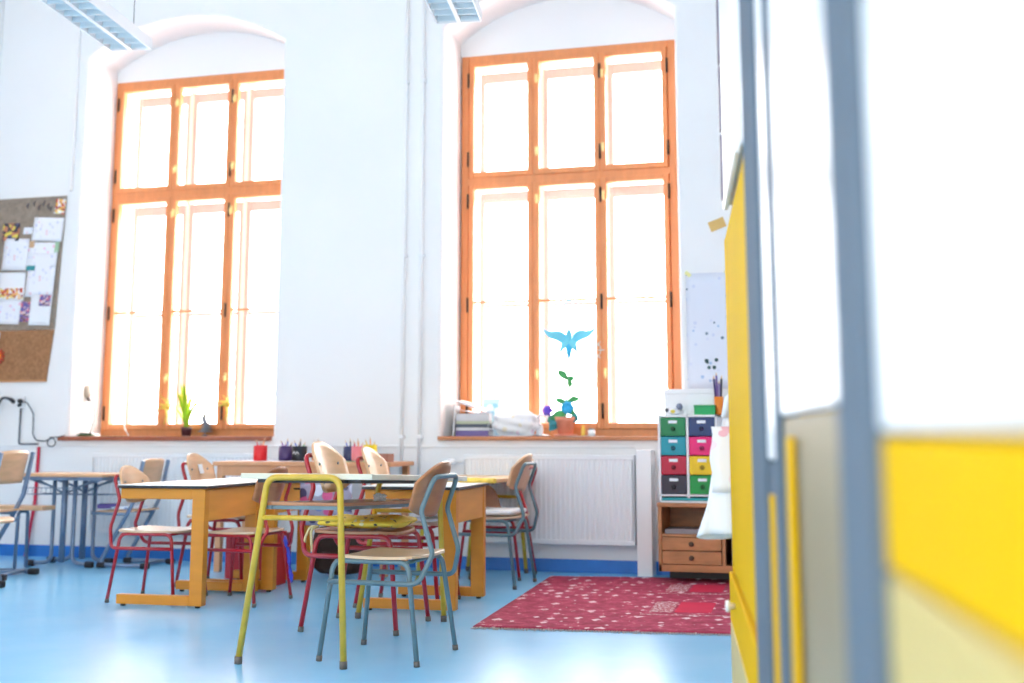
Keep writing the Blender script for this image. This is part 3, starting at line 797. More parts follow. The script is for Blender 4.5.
MB().ball((0, -.012, 0), (.038, .014, .038)).build('sun_disc', plain('sun_orange', (.80, .22, .02)), sun)
MB().ball((0, -.024, .004), (.016, .008, .016)).build('sun_face', plain('sun_yellow', (.9, .6, .05)), sun)
ry = MB()
for k in range(12):
    a = 2 * PI * k / 12
    ry.tube([(.034 * math.cos(a), -.008, .034 * math.sin(a)), (.066 * math.cos(a), -.008, .066 * math.sin(a))], [.009, .003], 6)
ry.build('sun_rays', plain('sun_red', (.62, .05, .03)), sun)
ct = MB()
for k, (dx, dz) in enumerate(((.0, .02), (.06, .035), (.105, .0), (.15, .03), (.19, .01), (.215, -.015))):
    ct.tube([(dx, 0, dz), (dx + .025, -.002, dz + .03), (dx + .012, 0, dz - .018)], .0035, 6)
ct.build('scribble', plain('scribble_dark', (.13, .10, .12)), pb, 'dark handwritten scribble').location = (PX(23) + 5.055, -.0205, PZ(212) - 1.34)

# ------------------------------------------------------------------ left window sill
dl = thing('desk_lamp', 'white desk lamp with a tilted shade on the window sill', 'lamp', (-4.565, NY - .22, .906), 0)
MB().lathe([(.075, 0), (.078, .012), (.05, .022), (.012, .028)], 24).build('lamp_base', WHITEPL, dl)
MB().tube(fillet([(.0, 0, .02), (.03, 0, .12), (.03, 0, .22), (-.02, 0, .30), (-.05, 0, .335)], .08, 8), .008, 8).build('gooseneck', plain('neck_grey', (.50, .53, .54)), dl)
MB().lathe([(.018, 0), (.034, .012), (.046, .05), (.050, .085), (.046, .085), (.040, .05), (.012, .012)], 20, M=T(-.035, 0, .30, ry=-.55) ).build('lamp_shade', plain('shade_beige', (.40, .36, .29)), dl)
MB().lathe([(.012, -.03), (.018, 0), (.016, .004)], 12, M=T(-.035, 0, .30, ry=-.55)).build('lamp_socket', plain('socket_dark', (.12, .11, .1)), dl)
gr = thing('dark_green_tray', 'low dark green dish with bumps beside the desk lamp', 'dish', (-4.53, NY - .33, .906))
MB().lathe([(.055, 0), (.068, .008), (.070, .014), (.06, .012)], 20).build('dish', plain('dish_green', (.05, .16, .05)), gr)
q = MB()
for k in range(6): q.ball((.036 * math.cos(k), .036 * math.sin(k), .018), (.013, .013, .010), seg=8)
q.build('bumps', plain('bump_black', (.02, .03, .02)), gr)
sheetthing('sill_paper', 'cream paper sheet under the desk lamp on the sill', 'paper', -4.44, NY - .22, .9055, .30, .22, .0, plain('paper_cream', (.80, .78, .62), .8))
wc = MB(); wc.tube(fillet([(-4.40, NY - .10, 1.08), (-4.37, NY - .06, 1.03), (-4.33, NY - .12, .97), (-4.28, NY - .14, .912)], .04), .004, 6)
single(wc, 'white_flex', WHITEPL, 'white cord hanging down beside the desk lamp onto the sill', 'cord')
# hyacinth
hy = thing('hyacinth_pot', 'lime green leafy bulb plant in a small brown pot on the sill', 'plant', (-3.795, NY - .12, .906))
MB().lathe([(.032, 0), (.040, .05), (.043, .07), (.036, .07), (.034, .055)], 20).build('pot', plain('pot_brown', (.12, .035, .04)), hy)
lf = MB()
for k in range(9):
    a = 2 * PI * k / 9 + .3; tilt = .10 + .05 * (k % 3); hgt = .25 + .05 * (k % 4)
    def fn(u, v, a=a, tilt=tilt, hgt=hgt):
        w = .016 * math.sin(PI * min(1, .15 + .85 * v)) ** .6
        rr = .012 + tilt * v * v
        cx, cy = rr * math.cos(a) - .03 * v, rr * math.sin(a)
        return (cx - (u - .5) * 2 * w * math.sin(a), cy + (u - .5) * 2 * w * math.cos(a), .06 + hgt * v * (1 - .12 * v))
    lf.sheet(fn, 3, 10, .002)
lf.build('leaves', LEAFY, hy)
fl = MB()
for k in range(26):
    a = k * 2.4; z = .22 + .10 * k / 26
    fl.ball((-.035 + .022 * math.cos(a), .022 * math.sin(a), z), .012, seg=8)
fl.build('flower_spike', plain('flower_cream_yellow', (.75, .72, .10)), hy)
def straw(label, x, z):
    t = thing('straw_ornament', label, 'decoration', (x, NY - .075, z), 0, 'yellow straw ornaments on the window bars')
    for k in range(11):
        a = PI * (k / 10) - .1 + .3 * math.sin(k * 3)
        l = .06 + .05 * abs(math.sin(k * 1.9))
        MB().tube([(0, 0, 0), (l * .5 * math.cos(a), -.02 * (k % 2), l * .5 * math.sin(a)), (l * .8 * math.cos(a + .4), -.01, l * math.sin(a + .25) - .02)], [.007, .006, .002], 6).build('straw_curl', YELP, t)
    MB().tube([(0, 0, .01), (.01, .0, -.06), (-.01, 0, -.12)], [.012, .009, .004], 8).build('straw_tail', YELP, t)
straw('yellow straw ornament on the window bar nearer the desk lamp', -4.005, 1.12)
straw('yellow straw ornament on the window bar farther from the desk lamp', -3.49, 1.14)
gp = thing('grey_miniature_tree', 'tiny grey bottle brush tree on the sill behind the lime plant', 'decoration', (-3.655, NY - .09, .906))
MB().lathe([(.02, 0), (.02, .01), (.005, .012), (.005, .03)], 12).build('tree_stand', plain('stand_grey', (.25, .22, .25)), gp)
tr = MB()
for k in range(7): tr.lathe([(.008, 0), (.062 - .0075 * k, .004), (.010, .024)], 14, c=(.014 * math.sin(k), 0, .03 + .020 * k))
tr.build('tree_body', plain('brush_grey', (.28, .30, .36), .9), gp)

# ------------------------------------------------------------------ right window sill
ZS = .9055
cols = [(.18, .13, .38), (.75, .76, .78), (.10, .12, .16), (.55, .62, .45), (.62, .63, .66)]
labs = ['violet book, lowest of the stack on the plant window sill', 'white book second from the bottom of the sill stack', 'black book in the middle of the sill stack', 'pale green book second from the top of the sill stack', 'thick pale grey binder block topmost of the sill stack']
z = ZS
for k, (c, hgt) in enumerate(zip(cols, (.040, .022, .024, .020, .055))):
    t = thing('stacked_book', labs[k], 'book', (-1.475 + .006 * math.sin(k * 3), NY - .19, z), math.radians(2 + 3 * math.sin(k * 2.1)), 'books stacked on the plant window sill')
    w, d = .12, .095
    MB().box(-w, w, -d, d, 0, .003).box(-w, w, -d, d, hgt - .003, hgt).box(-w, w, -d, -d + .003, 0, hgt).build('cover', plain('book_cover', c), t)
    MB().box(-w + .004, w - .004, -d + .003, d - .004, .003, hgt - .003).build('pages', PAPER, t)
    z += hgt
t = thing('leaning_folder', 'dark edged white folder leaning at the end of the plant window sill', 'folder', (-1.625, NY - .19, ZS), math.radians(8))
MB().box(-.006, .006, -.09, .09, 0, .22, M=T(0, 0, 0, ry=.06), bev=.002).build('cover', WHITEPL, t)
MB().box(-.0075, -.0055, -.092, -.085, 0, .222, M=T(0, 0, 0, ry=.06)).build('spine_edge', plain('spine_dark', (.10, .10, .13)), t)
lp = thing('loose_papers', 'crumpled white papers on top of the sill book stack', 'paper', (-1.50, NY - .18, z))
MB().sheet(lambda u, v: (.24 * (u - .5), .19 * (v - .5), .02 + .075 * (1 - u) + .012 * math.sin(7 * v + 4 * u)), 14, 10, .002).build('top_sheet', PAPER, lp)
MB().sheet(lambda u, v: (.26 * (u - .5) + .01, .18 * (v - .5), .004 + .03 * (1 - u) ** 2 + .005 * math.sin(5 * v + 7 * u)), 14, 10, .002).build('lower_sheet', PAPER, lp)
bb = thing('pale_blue_carton', 'pale blue drink carton standing behind the plastic bag on the sill', 'carton', (-1.38, NY - .10, ZS), .1)
MB().box(-.062, .062, -.035, .035, 0, .235, bev=.003).build('carton_body', spots('carton_print', (.42, .72, .86), [(.7, .85, .92), (.3, .62, .82), (.8, .88, .93)], 18, .5), bb)
MB().prism([(-.035, .235), (.035, .235), (0, .275)], -.062, .062, axis='x').build('carton_top', plain('carton_top_blue', (.5, .76, .88)), bb)
pbg = thing('plastic_bag', 'white plastic bag with pastel print lying on the plant window sill', 'bag', (-1.165, NY - .20, ZS)); pbg.scale = (.88, .9, .9)
BAGM = spots('bag_pastel', (.84, .86, .88), [(.80, .84, .90), (.82, .66, .76), (.80, .76, .62), (.66, .84, .80)], 17, .34)
R_ = bmesh.ops.create_icosphere
q = MB(); rr = R_(q.bm, subdivisions=4, radius=1)
for v in rr['verts']:
    c = v.co
    k = 1 + .10 * math.sin(6 * c.x + 2 * c.y) + .08 * math.sin(9 * c.z + 4 * c.x) + .05 * math.sin(14 * c.y)
    v.co = Vector((c.x * .20 * k, c.y * .095 * k, max(0, .095 + c.z * .11 * k)))
    for f in v.link_faces: f.smooth = True
q.build('bag_body', BAGM, pbg)
MB().tube(fillet([(.14, 0, .12), (.20, -.01, .17), (.25, 0, .155), (.24, 0, .12)], .03), [.02] * 0 or .010, 8).build('bag_handle', WHITEPL, pbg)
MB().sheet(lambda u, v: (-.21 + .46 * u, .17 * (v - .5), .006 + .012 * math.sin(PI * u * 3) * u), 14, 6, .004).build('bag_base_sheet', PAPER, pbg)
# potted plant
pp = thing('potted_plant', 'leafy plant in a terracotta pot on the sill', 'plant', (-.828, NY - .17, ZS)); pp.scale = (.88, .88, .9)
MB().lathe([(.090, 0), (.098, .012), (.085, .016)], 24).build('saucer', TERRA, pp)
MB().lathe([(.058, .012), (.078, .115), (.084, .118), (.088, .150), (.080, .150), (.074, .12)], 28).build('pot', TERRA, pp)
MB().lathe([(.076, .125), (.04, .133), (.002, .135)], 20).build('soil', plain('soil_brown', (.10, .06, .04), .9), pp)
stem = MB(); st_pts = [(0, 0, .13), (.012, 0, .22), (.004, 0, .30), (.03, 0, .38), (.022, 0, .44)]
stem.tube(fillet(st_pts, .05), .008, 8)
stem.build('stem', LEAF, pp)
def leaf(mb, base, dirv, L, w):
    d = Vector(dirv).normalized(); side = d.cross(Vector((0, -1, .3))).normalized()
    def fn(u, v):
        p = Vector(base) + d * (L * v) + Vector((0, 0, -.25 * L * v * v)) + side * ((2 * u - 1) * 1.7 * w * math.sin(PI * min(1, v * .96 + .04)) ** .8)
        return p
    mb.sheet(fn, 4, 8, .0015)
lv = MB()
for b, d, L, w in (((.02, 0, .44), (-.6, 0, .8), .14, .018), ((.022, 0, .43), (.5, -.2, .5), .08, .016), ((.03, 0, .38), (.3, -.3, .9), .08, .015), ((.01, 0, .27), (1, -.1, .45), .13, .016),
                   ((.01, 0, .25), (-1, -.1, .7), .12, .015), ((0, 0, .2), (.9, -.4, .1), .10, .02), ((0, 0, .18), (-.9, -.4, -.1), .13, .022), ((0, 0, .16), (-.8, .3, .3), .10, .02)):
    leaf(lv, b, d, L, w)
lv.build('leaves', LEAF, pp)
lw = MB()
for b, d, L, w in (((-.02, 0, .16), (-.8, -.5, -.35), .13, .024), ((-.04, 0, .14), (-1, -.2, .1), .12, .024), ((.04, 0, .15), (.9, -.5, .0), .09, .024), ((-.05, 0, .12), (-.7, -.7, -.5), .11, .022)):
    leaf(lw, b, d, L, w)
lw.build('lower_leaves', LEAFB, pp)
def paper_flower(label, loc, m, r, n):
    t = thing('paper_flower', label, 'decoration', loc, 0)
    for k in range(n):
        a = 2 * PI * k / n
        q = MB()
        q.sheet(lambda u, v, a=a: ((r * v) * math.cos(a) + (2 * u - 1) * .45 * r * math.sin(PI * min(1, v)) ** .7 * -math.sin(a), -.02 * math.sin(PI * v) - .004 * k, (r * v) * math.sin(a) + (2 * u - 1) * .45 * r * math.sin(PI * v) ** .7 * math.cos(a)), 4, 8, .0015)
        q.build('petal', m, t)
    MB().ball((0, -.02, 0), .012, seg=8).build('centre', m, t)
    MB().tube([(0, 0, 0), (0, .02, -.06), (.005, .03, -.15)], .003, 6).build('wire_stem', LEAF, t)
paper_flower('sky blue paper flower stuck in the terracotta pot', (-.795, NY - .24, 1.105), BLUEP, .048, 7)
paper_flower('violet paper flower stuck beside the terracotta pot', (-.940, NY - .22, 1.085), VIOLET, .040, 6)
# hanging blue paper bird in the window
hb = thing('hanging_paper_bird', 'turquoise paper bird hanging on a thread in the window above the plant', 'decoration', (-.820, NY - .07, 1.60))
MB().tube([(0, 0, .34), (0, 0, .12)], .0016, 5).build('thread', CYANP, hb)
ring = MB()
for k in range(2):
    ring.tube([(.035 * math.cos(a) * (1 + k), 0, .215 + (.065 + .03 * k) * math.sin(a)) for a in [2 * PI * q / 20 for q in range(20)]], .006, 6, closed=True)
ring.build('paper_loop', CYANP, hb)
for s, tag_ in ((-1, 0), (1, 1)):
    q = MB()
    q.sheet(lambda u, v, s=s: (s * (.02 + .17 * v), -.015 * math.sin(PI * v), .06 * v + .03 - .11 * u * (1 - .75 * v) + .015 * math.sin(6 * v)), 6, 10, .0015)
    q.build('wing', CYANP, hb)
for k, dx in enumerate((-.055, 0, .05)):
    q = MB()
    q.sheet(lambda u, v, dx=dx: (dx * v * 1.3 + (2 * u - 1) * .026 * math.sin(PI * min(1, .2 + .8 * v)), -.01 - .004 * v, .02 - (.13 + .06 * (dx == 0)) * v), 4, 8, .0015)
    q.build('tail_feather', BLUEP if k == 1 else CYANP, hb)
MB().ball((0, -.01, .03), (.022, .014, .045)).build('bird_body', CYANP, hb)
fs = MB()
for a in range(0, 360, 45):
    fs.tube([(0, 0, 0), (.085 * math.cos(math.radians(a)), 0, .085 * math.sin(math.radians(a)))], .0025, 5)
fs.tube([(.06 * math.cos(a), 0, .06 * math.sin(a)) for a in [2 * PI * q / 16 for q in range(16)]], .0022, 5, closed=True)
single(fs, 'paper_snowflake', mat('pale_aqua_paper', (.60, .80, .86), .6), 'faint aqua paper snowflake on the pane beside the paper bird', 'decoration', (-.66, NY - .03, 1.52))
for lab, x, c, r, hgt in (('clear glass jar on the sill between plastic bag and terracotta pot', -1.01, (.72, .74, .78), .026, .085), ('small yellow bottle on the sill just past the terracotta pot', -.70, (.85, .55, .08), .014, .075),
                          ('small white jar with a dark lid on the plant window sill', -.64, (.80, .80, .82), .027, .055)):
    t = thing('small_bottle' if 'bottle' in lab else 'small_jar', lab, 'bottle' if 'bottle' in lab else 'jar', (x, NY - .19, ZS))
    MB().lathe([(r * .9, 0), (r, .006), (r, hgt * .7), (r * .7, hgt * .8), (r * .7, hgt * .82)], 16).build('bottle_body' if 'bottle' in lab else 'jar_body', plain('vessel', c, .25), t)
    MB().lathe([(r * .74, hgt * .82), (r * .74, hgt), (r * .2, hgt * 1.01)], 14).build('cap', plain('vessel_cap', (.22, .22, .24) if 'dark' in lab else c, .4), t)
sheetthing('sill_paper', 'white paper strip on the sill in front of the yellow bottle', 'paper', -.66, NY - .30, ZS, .26, .07, .02)

# ------------------------------------------------------------------ rug
def rug_material():
    m = bpy.data.materials.new('kilim_weave'); m.use_nodes = True
    nt = m.node_tree; b = nt.nodes['Principled BSDF']; b.inputs['Roughness'].default_value = .95
    N = nt.nodes.new; Lk = nt.links.new
    tc = N('ShaderNodeTexCoord')
    mp = N('ShaderNodeMapping'); mp.inputs['Scale'].default_value = (1, 1, 0); Lk(tc.outputs['Object'], mp.inputs[0])
    ns = N('ShaderNodeTexNoise'); ns.inputs['Scale'].default_value = 14; ns.inputs['Detail'].default_value = 5; ns.inputs['Roughness'].default_value = .7
    mp2 = N('ShaderNodeMapping'); mp2.inputs['Scale'].default_value = (1, .8, 0); Lk(tc.outputs['Object'], mp2.inputs[0]); Lk(mp2.outputs[0], ns.inputs['Vector'])
    r1 = N('ShaderNodeValToRGB')
    r1.color_ramp.elements[0].position = .38; r1.color_ramp.elements[0].color = (.27, .012, .045, 1)
    r1.color_ramp.elements[1].position = .62; r1.color_ramp.elements[1].color = (.50, .05, .11, 1)
    e = r1.color_ramp.elements.new(.66); e.color = (.74, .48, .52, 1)
    Lk(ns.outputs['Fac'], r1.inputs[0])
    # rows of small pale motifs
    br = N('ShaderNodeTexVoronoi'); br.inputs['Scale'].default_value = 12; br.distance = 'MANHATTAN'; br.inputs['Randomness'].default_value = .55
    mp3 = N('ShaderNodeMapping'); mp3.inputs['Scale'].default_value = (1.0, .62, 0); Lk(tc.outputs['Object'], mp3.inputs[0]); Lk(mp3.outputs[0], br.inputs['Vector'])
    lt = N('ShaderNodeMath'); lt.operation = 'LESS_THAN'; lt.inputs[1].default_value = .36; Lk(br.outputs['Distance'], lt.inputs[0])
    ns2 = N('ShaderNodeTexNoise'); ns2.inputs['Scale'].default_value = 22; Lk(mp.outputs[0], ns2.inputs['Vector'])
    gt = N('ShaderNodeMath'); gt.operation = 'GREATER_THAN'; gt.inputs[1].default_value = .43; Lk(ns2.outputs['Fac'], gt.inputs[0])
    mu = N('ShaderNodeMath'); mu.operation = 'MULTIPLY'; Lk(lt.outputs[0], mu.inputs[0]); Lk(gt.outputs[0], mu.inputs[1])
    mx = N('ShaderNodeMix'); mx.data_type = 'RGBA'; Lk(mu.outputs[0], mx.inputs['Factor']); Lk(r1.outputs[0], mx.inputs['A']); mx.inputs['B'].default_value = (.80, .56, .60, 1)
    Lk(mx.outputs['Result'], b.inputs['Base Color'])
    return m
rg = thing('rug', 'red patterned kilim rug with pale fringe on the blue floor', 'rug', (.10, 4.70, 0), 0)
RC = [Vector(p) for p in ((-.760, -1.28, 0), (.95, -1.12, 0), (.90, 1.20, 0), (-.915, .93, 0))]
RW, RL = .80, .80
def rugp(x, y, z=0.0):
    u, v = (x + RW) / (2 * RW), (y + RL) / (2 * RL)
    p = (RC[0] * (1 - u) + RC[1] * u) * (1 - v) + (RC[3] * (1 - u) + RC[2] * u) * v
    return Vector((p.x, p.y, z))
MB().sheet(lambda u, v: rugp(-RW + 2 * RW * u, -RL + 2 * RL * v, .0075 + .0006 * math.sin(20 * u + 9 * v)), 40, 40, .006).build('rug_weave', rug_material(), rg)
def rug_patch(mb, x0, x1, y0, y1, z0, z1):
    vs = [mb.bm.verts.new(rugp(x, y, z)) for x in (x0, x1) for y in (y0, y1) for z in (z0, z1)]
    fs = [mb.bm.faces.new([vs[i] for i in q]) for q in ((0,1,3,2),(4,6,7,5),(0,4,5,1),(2,3,7,6),(0,2,6,4),(1,5,7,3))]
    bmesh.ops.recalc_face_normals(mb.bm, faces=fs)
    return mb
q = MB()
random.seed(3)
for k in range(230):
    x = -RW + 2 * RW * (k + .5) / 230
    j = random.uniform(-.006, .006); l = random.uniform(.018, .04)
    q.tube([rugp(x, -RL + .002, .005), rugp(x + j, -RL - l, .003)], .0022, 4)
    q.tube([rugp(x, RL - .002, .005), rugp(x - j, RL + l * .6, .003)], .0022, 4)
fr = q.build('fringe', plain('fringe_grey', (.52, .46, .44), .95), rg)
DRED = plain('rug_block_red', (.62, .01, .06), .95); PALE = spots('rug_pale_grid', (.42, .10, .13), [(.70, .52, .54), (.60, .40, .42)], 55, .42, .95)
for i, (a0, a1, c0, c1) in enumerate(((.03, .20, -.34, -.06), (.52, .69, -.34, -.06), (.03, .20, .28, .52), (.52, .69, .28, .52))):
    rug_patch(MB(), a0, a1, c0, c1, .0078, .0092).build('woven_block', DRED, rg)
    rug_patch(MB(), a0 - .12, a0 - .012, c0, c1, .0078, .0090).build('pale_grid_patch', PALE, rg)
for y in (-.42, .20):
    rug_patch(MB(), -.12, RW - .02, y, y + .018, .0078, .0086).build('pale_border_stripe', PALE, rg)

# ------------------------------------------------------------------ low chest and colour drawers
FY = 5.45
ch = thing('low_wooden_chest', 'low brown wooden chest with two drawers against the wall', 'chest', (-.078, FY, 0))
CW, CD = .60, .40
m = MB()
m.box(0, .022, 0, CD, .075, .49, bev=.002); m.box(CW - .022, CW, 0, CD, .075, .49, bev=.002)
m.box(-.004, CW + .004, -.006, CD, .468, .492, bev=.003); m.box(.0, CW, 0, CD, .075, .118, bev=.002)
m.box(.022, CW - .022, .0, CD, .288, .302); m.box(.395, .415, 0, CD, .118, .47); m.box(.0, CW, CD - .012, CD, .075, .49)
m.build('carcass', OAKD, ch)
MB().box(.03, CW - .03, .26, CD - .02, .008, .076).build('shadow_gap_plinth', EDGE, ch)  # recessed support, coloured black to stand for the shadow gap under the chest
for z0, z1 in ((.122, .200), (.206, .284)):
    d = MB().box(.026, .391, -.010, .35, z0, z1, bev=.003).build('drawer', OAKD, ch)
    kb = MB(); kb.lathe([(.006, 0), (.008, .010), (.016, .016), (.015, .024), (.006, .027)], 14, M=T(.208, -.010, (z0 + z1) / 2, rx=PI / 2)); kb.build('knob', plain('knob_dark', (.10, .05, .03)), d)
single(MB().box(-.15, .15, -.12, .12, 0, .028, bev=.002), 'paper_block', plain('paper_block_grey', (.25, .22, .24)), 'dark paper block inside the open shelf of the low chest', 'paper', (.105, FY + .16, .302))
for k, (c, lab) in enumerate((((.03, .05, .16), 'navy folder standing in the narrow side bay of the low chest'), ((.10, .10, .13), 'charcoal folder standing in the narrow side bay of the low chest'), ((.35, .40, .55), 'pale blue folder standing in the narrow side bay of the low chest'))):
    single(MB().box(-.014, .014, -.14, .14, 0, .28, bev=.002), 'standing_folder', plain('folder', c), lab, 'folder', (.375 + .034 * k, FY + .17, .1185), 0, 'folders in the low chest')
og = thing('drawer_organizer', 'white organizer with eight coloured drawers on the low chest', 'organizer', (-.072, FY + .02, .493))
OW, OH, OD = .375, .545, .32
m = MB()
for x in (0, .178, OW - .016): m.box(x, x + .016, 0, OD, 0, OH, bev=.002)
m.box(0, OW, 0, OD, OH - .014, OH, bev=.002); m.box(0, OW, 0, OD, 0, .012, bev=.002); m.box(0, OW, 0, OD, .040, .052, bev=.002); m.box(0, OW, OD - .008, OD, 0, OH)
m.build('frame', WHITEPL, og)
MB().box(.02, OW - .02, -.004, OD - .02, .014, .030, bev=.002).build('bottom_tray', plain('tray_teal', (.02, .35, .38)), og, 'teal tray slot')
DC_ = [[(.0, .22, .07), (.0, .30, .38), (.48, .005, .04), (.025, .02, .04)], [(.015, .045, .16), (.80, .005, .17), (.85, .58, .0), (.0, .30, .05)]]
DN = [['green', 'teal', 'crimson', 'charcoal'], ['navy', 'pink', 'yellow', 'bright green']]
rowh = (OH - .014 - .052) / 4
for c in range(2):
    for r in range(4):
        z1 = OH - .014 - rowh * r - .003; z0 = z1 - rowh + .005
        x0 = (.018 if c == 0 else .196); x1 = x0 + (.158 if c == 0 else .161)
        d = MB().box(x0, x1, -.006, .28, z0, z1, bev=.004).build('drawer', plain('drawer_' + DN[c][r].replace(' ', '_'), DC_[c][r]), og, DN[c][r] + ' drawer front')
        MB().lathe([(.006, 0), (.014, .006), (.014, .016), (.006, .020)], 14, M=T((x0 + x1) / 2, -.006, z0 + .045, rx=PI / 2)).build('knob', plain('pull_dark', tuple(v * .35 for v in DC_[c][r])), d)
        MB().box((x0 + x1) / 2 - .028, (x0 + x1) / 2 + .026, -.0085, -.006, z1 - .036, z1 - .018, bev=.0008).build('name_label', PAPER, d, 'blank white name tag')
ZT = .493 + OH
wx = thing('white_storage_box', 'plain white lidded box on top of the drawer organizer', 'box', (.112, FY + .22, ZT), 0)
MB().box(-.16, .16, -.10, .10, 0, .145, bev=.004).build('box_body', WHITEPL, wx)
MB().box(-.165, .165, -.105, .105, .135, .165, bev=.004).build('box_lid', WHITEPL, wx)
gb = thing('green_box', 'bright green box on top of the drawer organizer', 'box', (.215, FY + .075, ZT), .05)
MB().box(-.065, .065, -.045, .045, 0, .058, bev=.003).build('box_body', plain('box_green', (.0, .36, .09)), gb)
MB().box(-.067, .067, -.047, .047, .048, .062, bev=.003).build('box_lid', plain('box_lid_green', (.0, .30, .08)), gb)
toy = thing('toy_figure', 'small white toy with dark and yellow spots on the drawer organizer', 'toy', (.025, FY + .06, ZT))
MB().ball((0, 0, .024), (.040, .026, .024)).build('toy_body', WHITEPL, toy)
MB().ball((.036, -.004, .052), (.022, .02, .022)).build('toy_head', plain('toy_slate', (.20, .22, .30)), toy)
MB().ball((-.004, -.022, .022), (.016, .008, .012)).build('toy_patch', plain('toy_yellow', (.8, .65, .1)), toy)
for s in (-1, 1): MB().ball((-.045, s * .012, .03), (.014, .006, .012)).build('toy_fin', plain('toy_dark', (.08, .08, .10)), toy)
oc = thing('pencil_pot', 'orange pencil pot with long pencils on the drawer organizer', 'cup', (.300, FY + .10, ZT))
MB().lathe([(.026, 0), (.028, .01), (.030, .115), (.026, .115), (.024, .015)], 18).build('cup_body', plain('cup_bright_orange', (.85, .24, .02)), oc)
for k, (dx, c, hgt) in enumerate(((-.030, (.05, .035, .16), .25), (-.014, (.18, .10, .30), .27), (.004, (.30, .22, .42), .22), (.020, (.02, .02, .04), .25))):
    pencil('long_pencil', 'dark long pencil standing in the orange pot on the organizer', 'long pencils in the orange pot', (.300 + dx * .4, FY + .10, ZT + .016), (.300 + dx, FY + .10 + .008 * (k % 2), ZT + hgt), plain('long_pencil_paint', c, .4), .0075)
dp = thing('dark_pot', 'dark blue pot behind the orange pencil pot', 'cup', (.262, FY + .17, ZT)) if False else None

# wall poster and tape
POST = spots('poster_dots', (.72, .76, .86), [(.35, .50, .72), (.60, .66, .82), (.12, .20, .28), (.66, .70, .84)], 17, .20, stretch=(1, 1, 1))
def posterf(u, v): return (.30 * (u - .5), -.003 - .010 * (1 - v) * (2 * u - 1) ** 2, .78 * (v - .5))
o = MB().sheet(posterf, 8, 10, .0012).build('wall_poster', POST)
o.location = (.205, WY - .002, 1.61); tag(o, 'tall white poster with blue dots on the wall above the organizer', 'poster')
for x in (-.13, .13):
    pass
pdots = MB()
for x, zz, r in ((-.02, -.205, .014), (.045, -.20, .013), (-.005, -.25, .012), (.03, -.25, .013), (-.015, -.215, .010)):
    pdots.lathe([(r, 0), (r, .002)], 12, M=T(x, -.007, zz, rx=PI / 2))
pdots.build('ink_dots', plain('ink_dark', (.03, .09, .10)), o, 'dark ink dots')
for x, lab in ((.075, 'yellow tape piece on the poster corner nearer the window'), (.335, 'yellow tape piece on the poster corner nearer the cupboard')):
    single(MB().box(-.022, .022, -.002, 0, -.012, .012, M=T(0, 0, 0, ry=.7)), 'tape_strip', plain('tape_yellow', (.82, .80, .35)), lab, 'tape', (x, WY - .012, 1.995))
single(MB().box(-.055, .055, -.003, 0, -.035, .035, M=T(0, 0, 0, ry=-.35)), 'tape_patch', plain('tape_ochre', (.66, .42, .12)), 'ochre tape patch on the bare wall above the poster', 'tape', (.275, WY - .001, 2.33))

# ------------------------------------------------------------------ tall cupboard run beside the camera
FX = .16
CAMP = Vector((1.147, -2.396, .9)); CA = math.radians(7.75)
def beside(x, y, z=0):
    return (CAMP.x / SX + (x * math.cos(CA) - y * math.sin(CA)) / SX, CAMP.y + x * math.sin(CA) + y * math.cos(CA), z)
cb = thing('tall_cupboard', 'tall yellow and white cupboard with grey posts, standing as a divider', 'cupboard', beside(.16, 0), CA)
cb.scale = (1, 1.42, 1)
Y0, Y1_ = .16, 3.02
m = MB()
m.box(.012, .45, Y0, Y1_, .0, .06); m.box(.012, .45, Y0, Y1_, 1.545, 1.575); m.box(.43, .45, Y0, Y1_, .06, 1.56)
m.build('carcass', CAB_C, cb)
MB().box(0, .45, Y1_ - .025, Y1_, .0, 1.575, bev=.003).build('end_panel', CAB_Y, cb, 'yellow end panel')
MB().box(.0, .022, 1.93, Y1_ - .027, .47, 1.57, bev=.003).build('door', CAB_Y, cb, 'yellow door')
d = MB().box(-.012, .022, 1.93, Y1_ - .01, .305, .46, bev=.004).build('drawer', CAB_Y, cb, 'yellow drawer front')
kb = MB(); kb.lathe([(.008, 0), (.010, .012), (.018, .018), (.016, .028)], 14, M=T(-.012, 2.72, .40, ry=-PI / 2)); kb.build('knob', WHITEPL, d)
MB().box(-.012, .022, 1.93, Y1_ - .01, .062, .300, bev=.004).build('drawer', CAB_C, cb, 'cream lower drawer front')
def post(y0, y1, x0=-.012):
    MB().box(x0, .03, y0, y1, 0.0, 2.30, bev=.004).build('post', CAB_G, cb, 'grey blue upright post')
post(1.66, 1.92); post(.735, .875, -.010); post(1.46, 1.50, -.006)
# middle bay
MB().box(.0, .022, .88, 1.455, .935, 2.28, bev=.003).build('door', CAB_W, cb, 'white upper door')
MB().box(.004, .022, .88, 1.455, .062, .930, bev=.003).build('door', CAB_T, cb, 'beige lower door')
MB().box(-.003, .022, 1.50, 1.66, .86, 2.28, bev=.003).build('narrow_panel', CAB_W, cb, 'white narrow panel')
MB().box(-.002, .022, 1.50, 1.66, .062, .855, bev=.003).build('narrow_panel', CAB_G, cb, 'grey narrow panel')
MB().box(-.008, .0, 1.28, 1.32, .062, .90, bev=.002).build('edge_strip', CAB_Y, cb, 'yellow edge strip')
MB().box(-.008, .0, 1.56, 1.60, .062, .80, bev=.002).build('edge_strip', CAB_Y, cb, 'yellow edge strip')
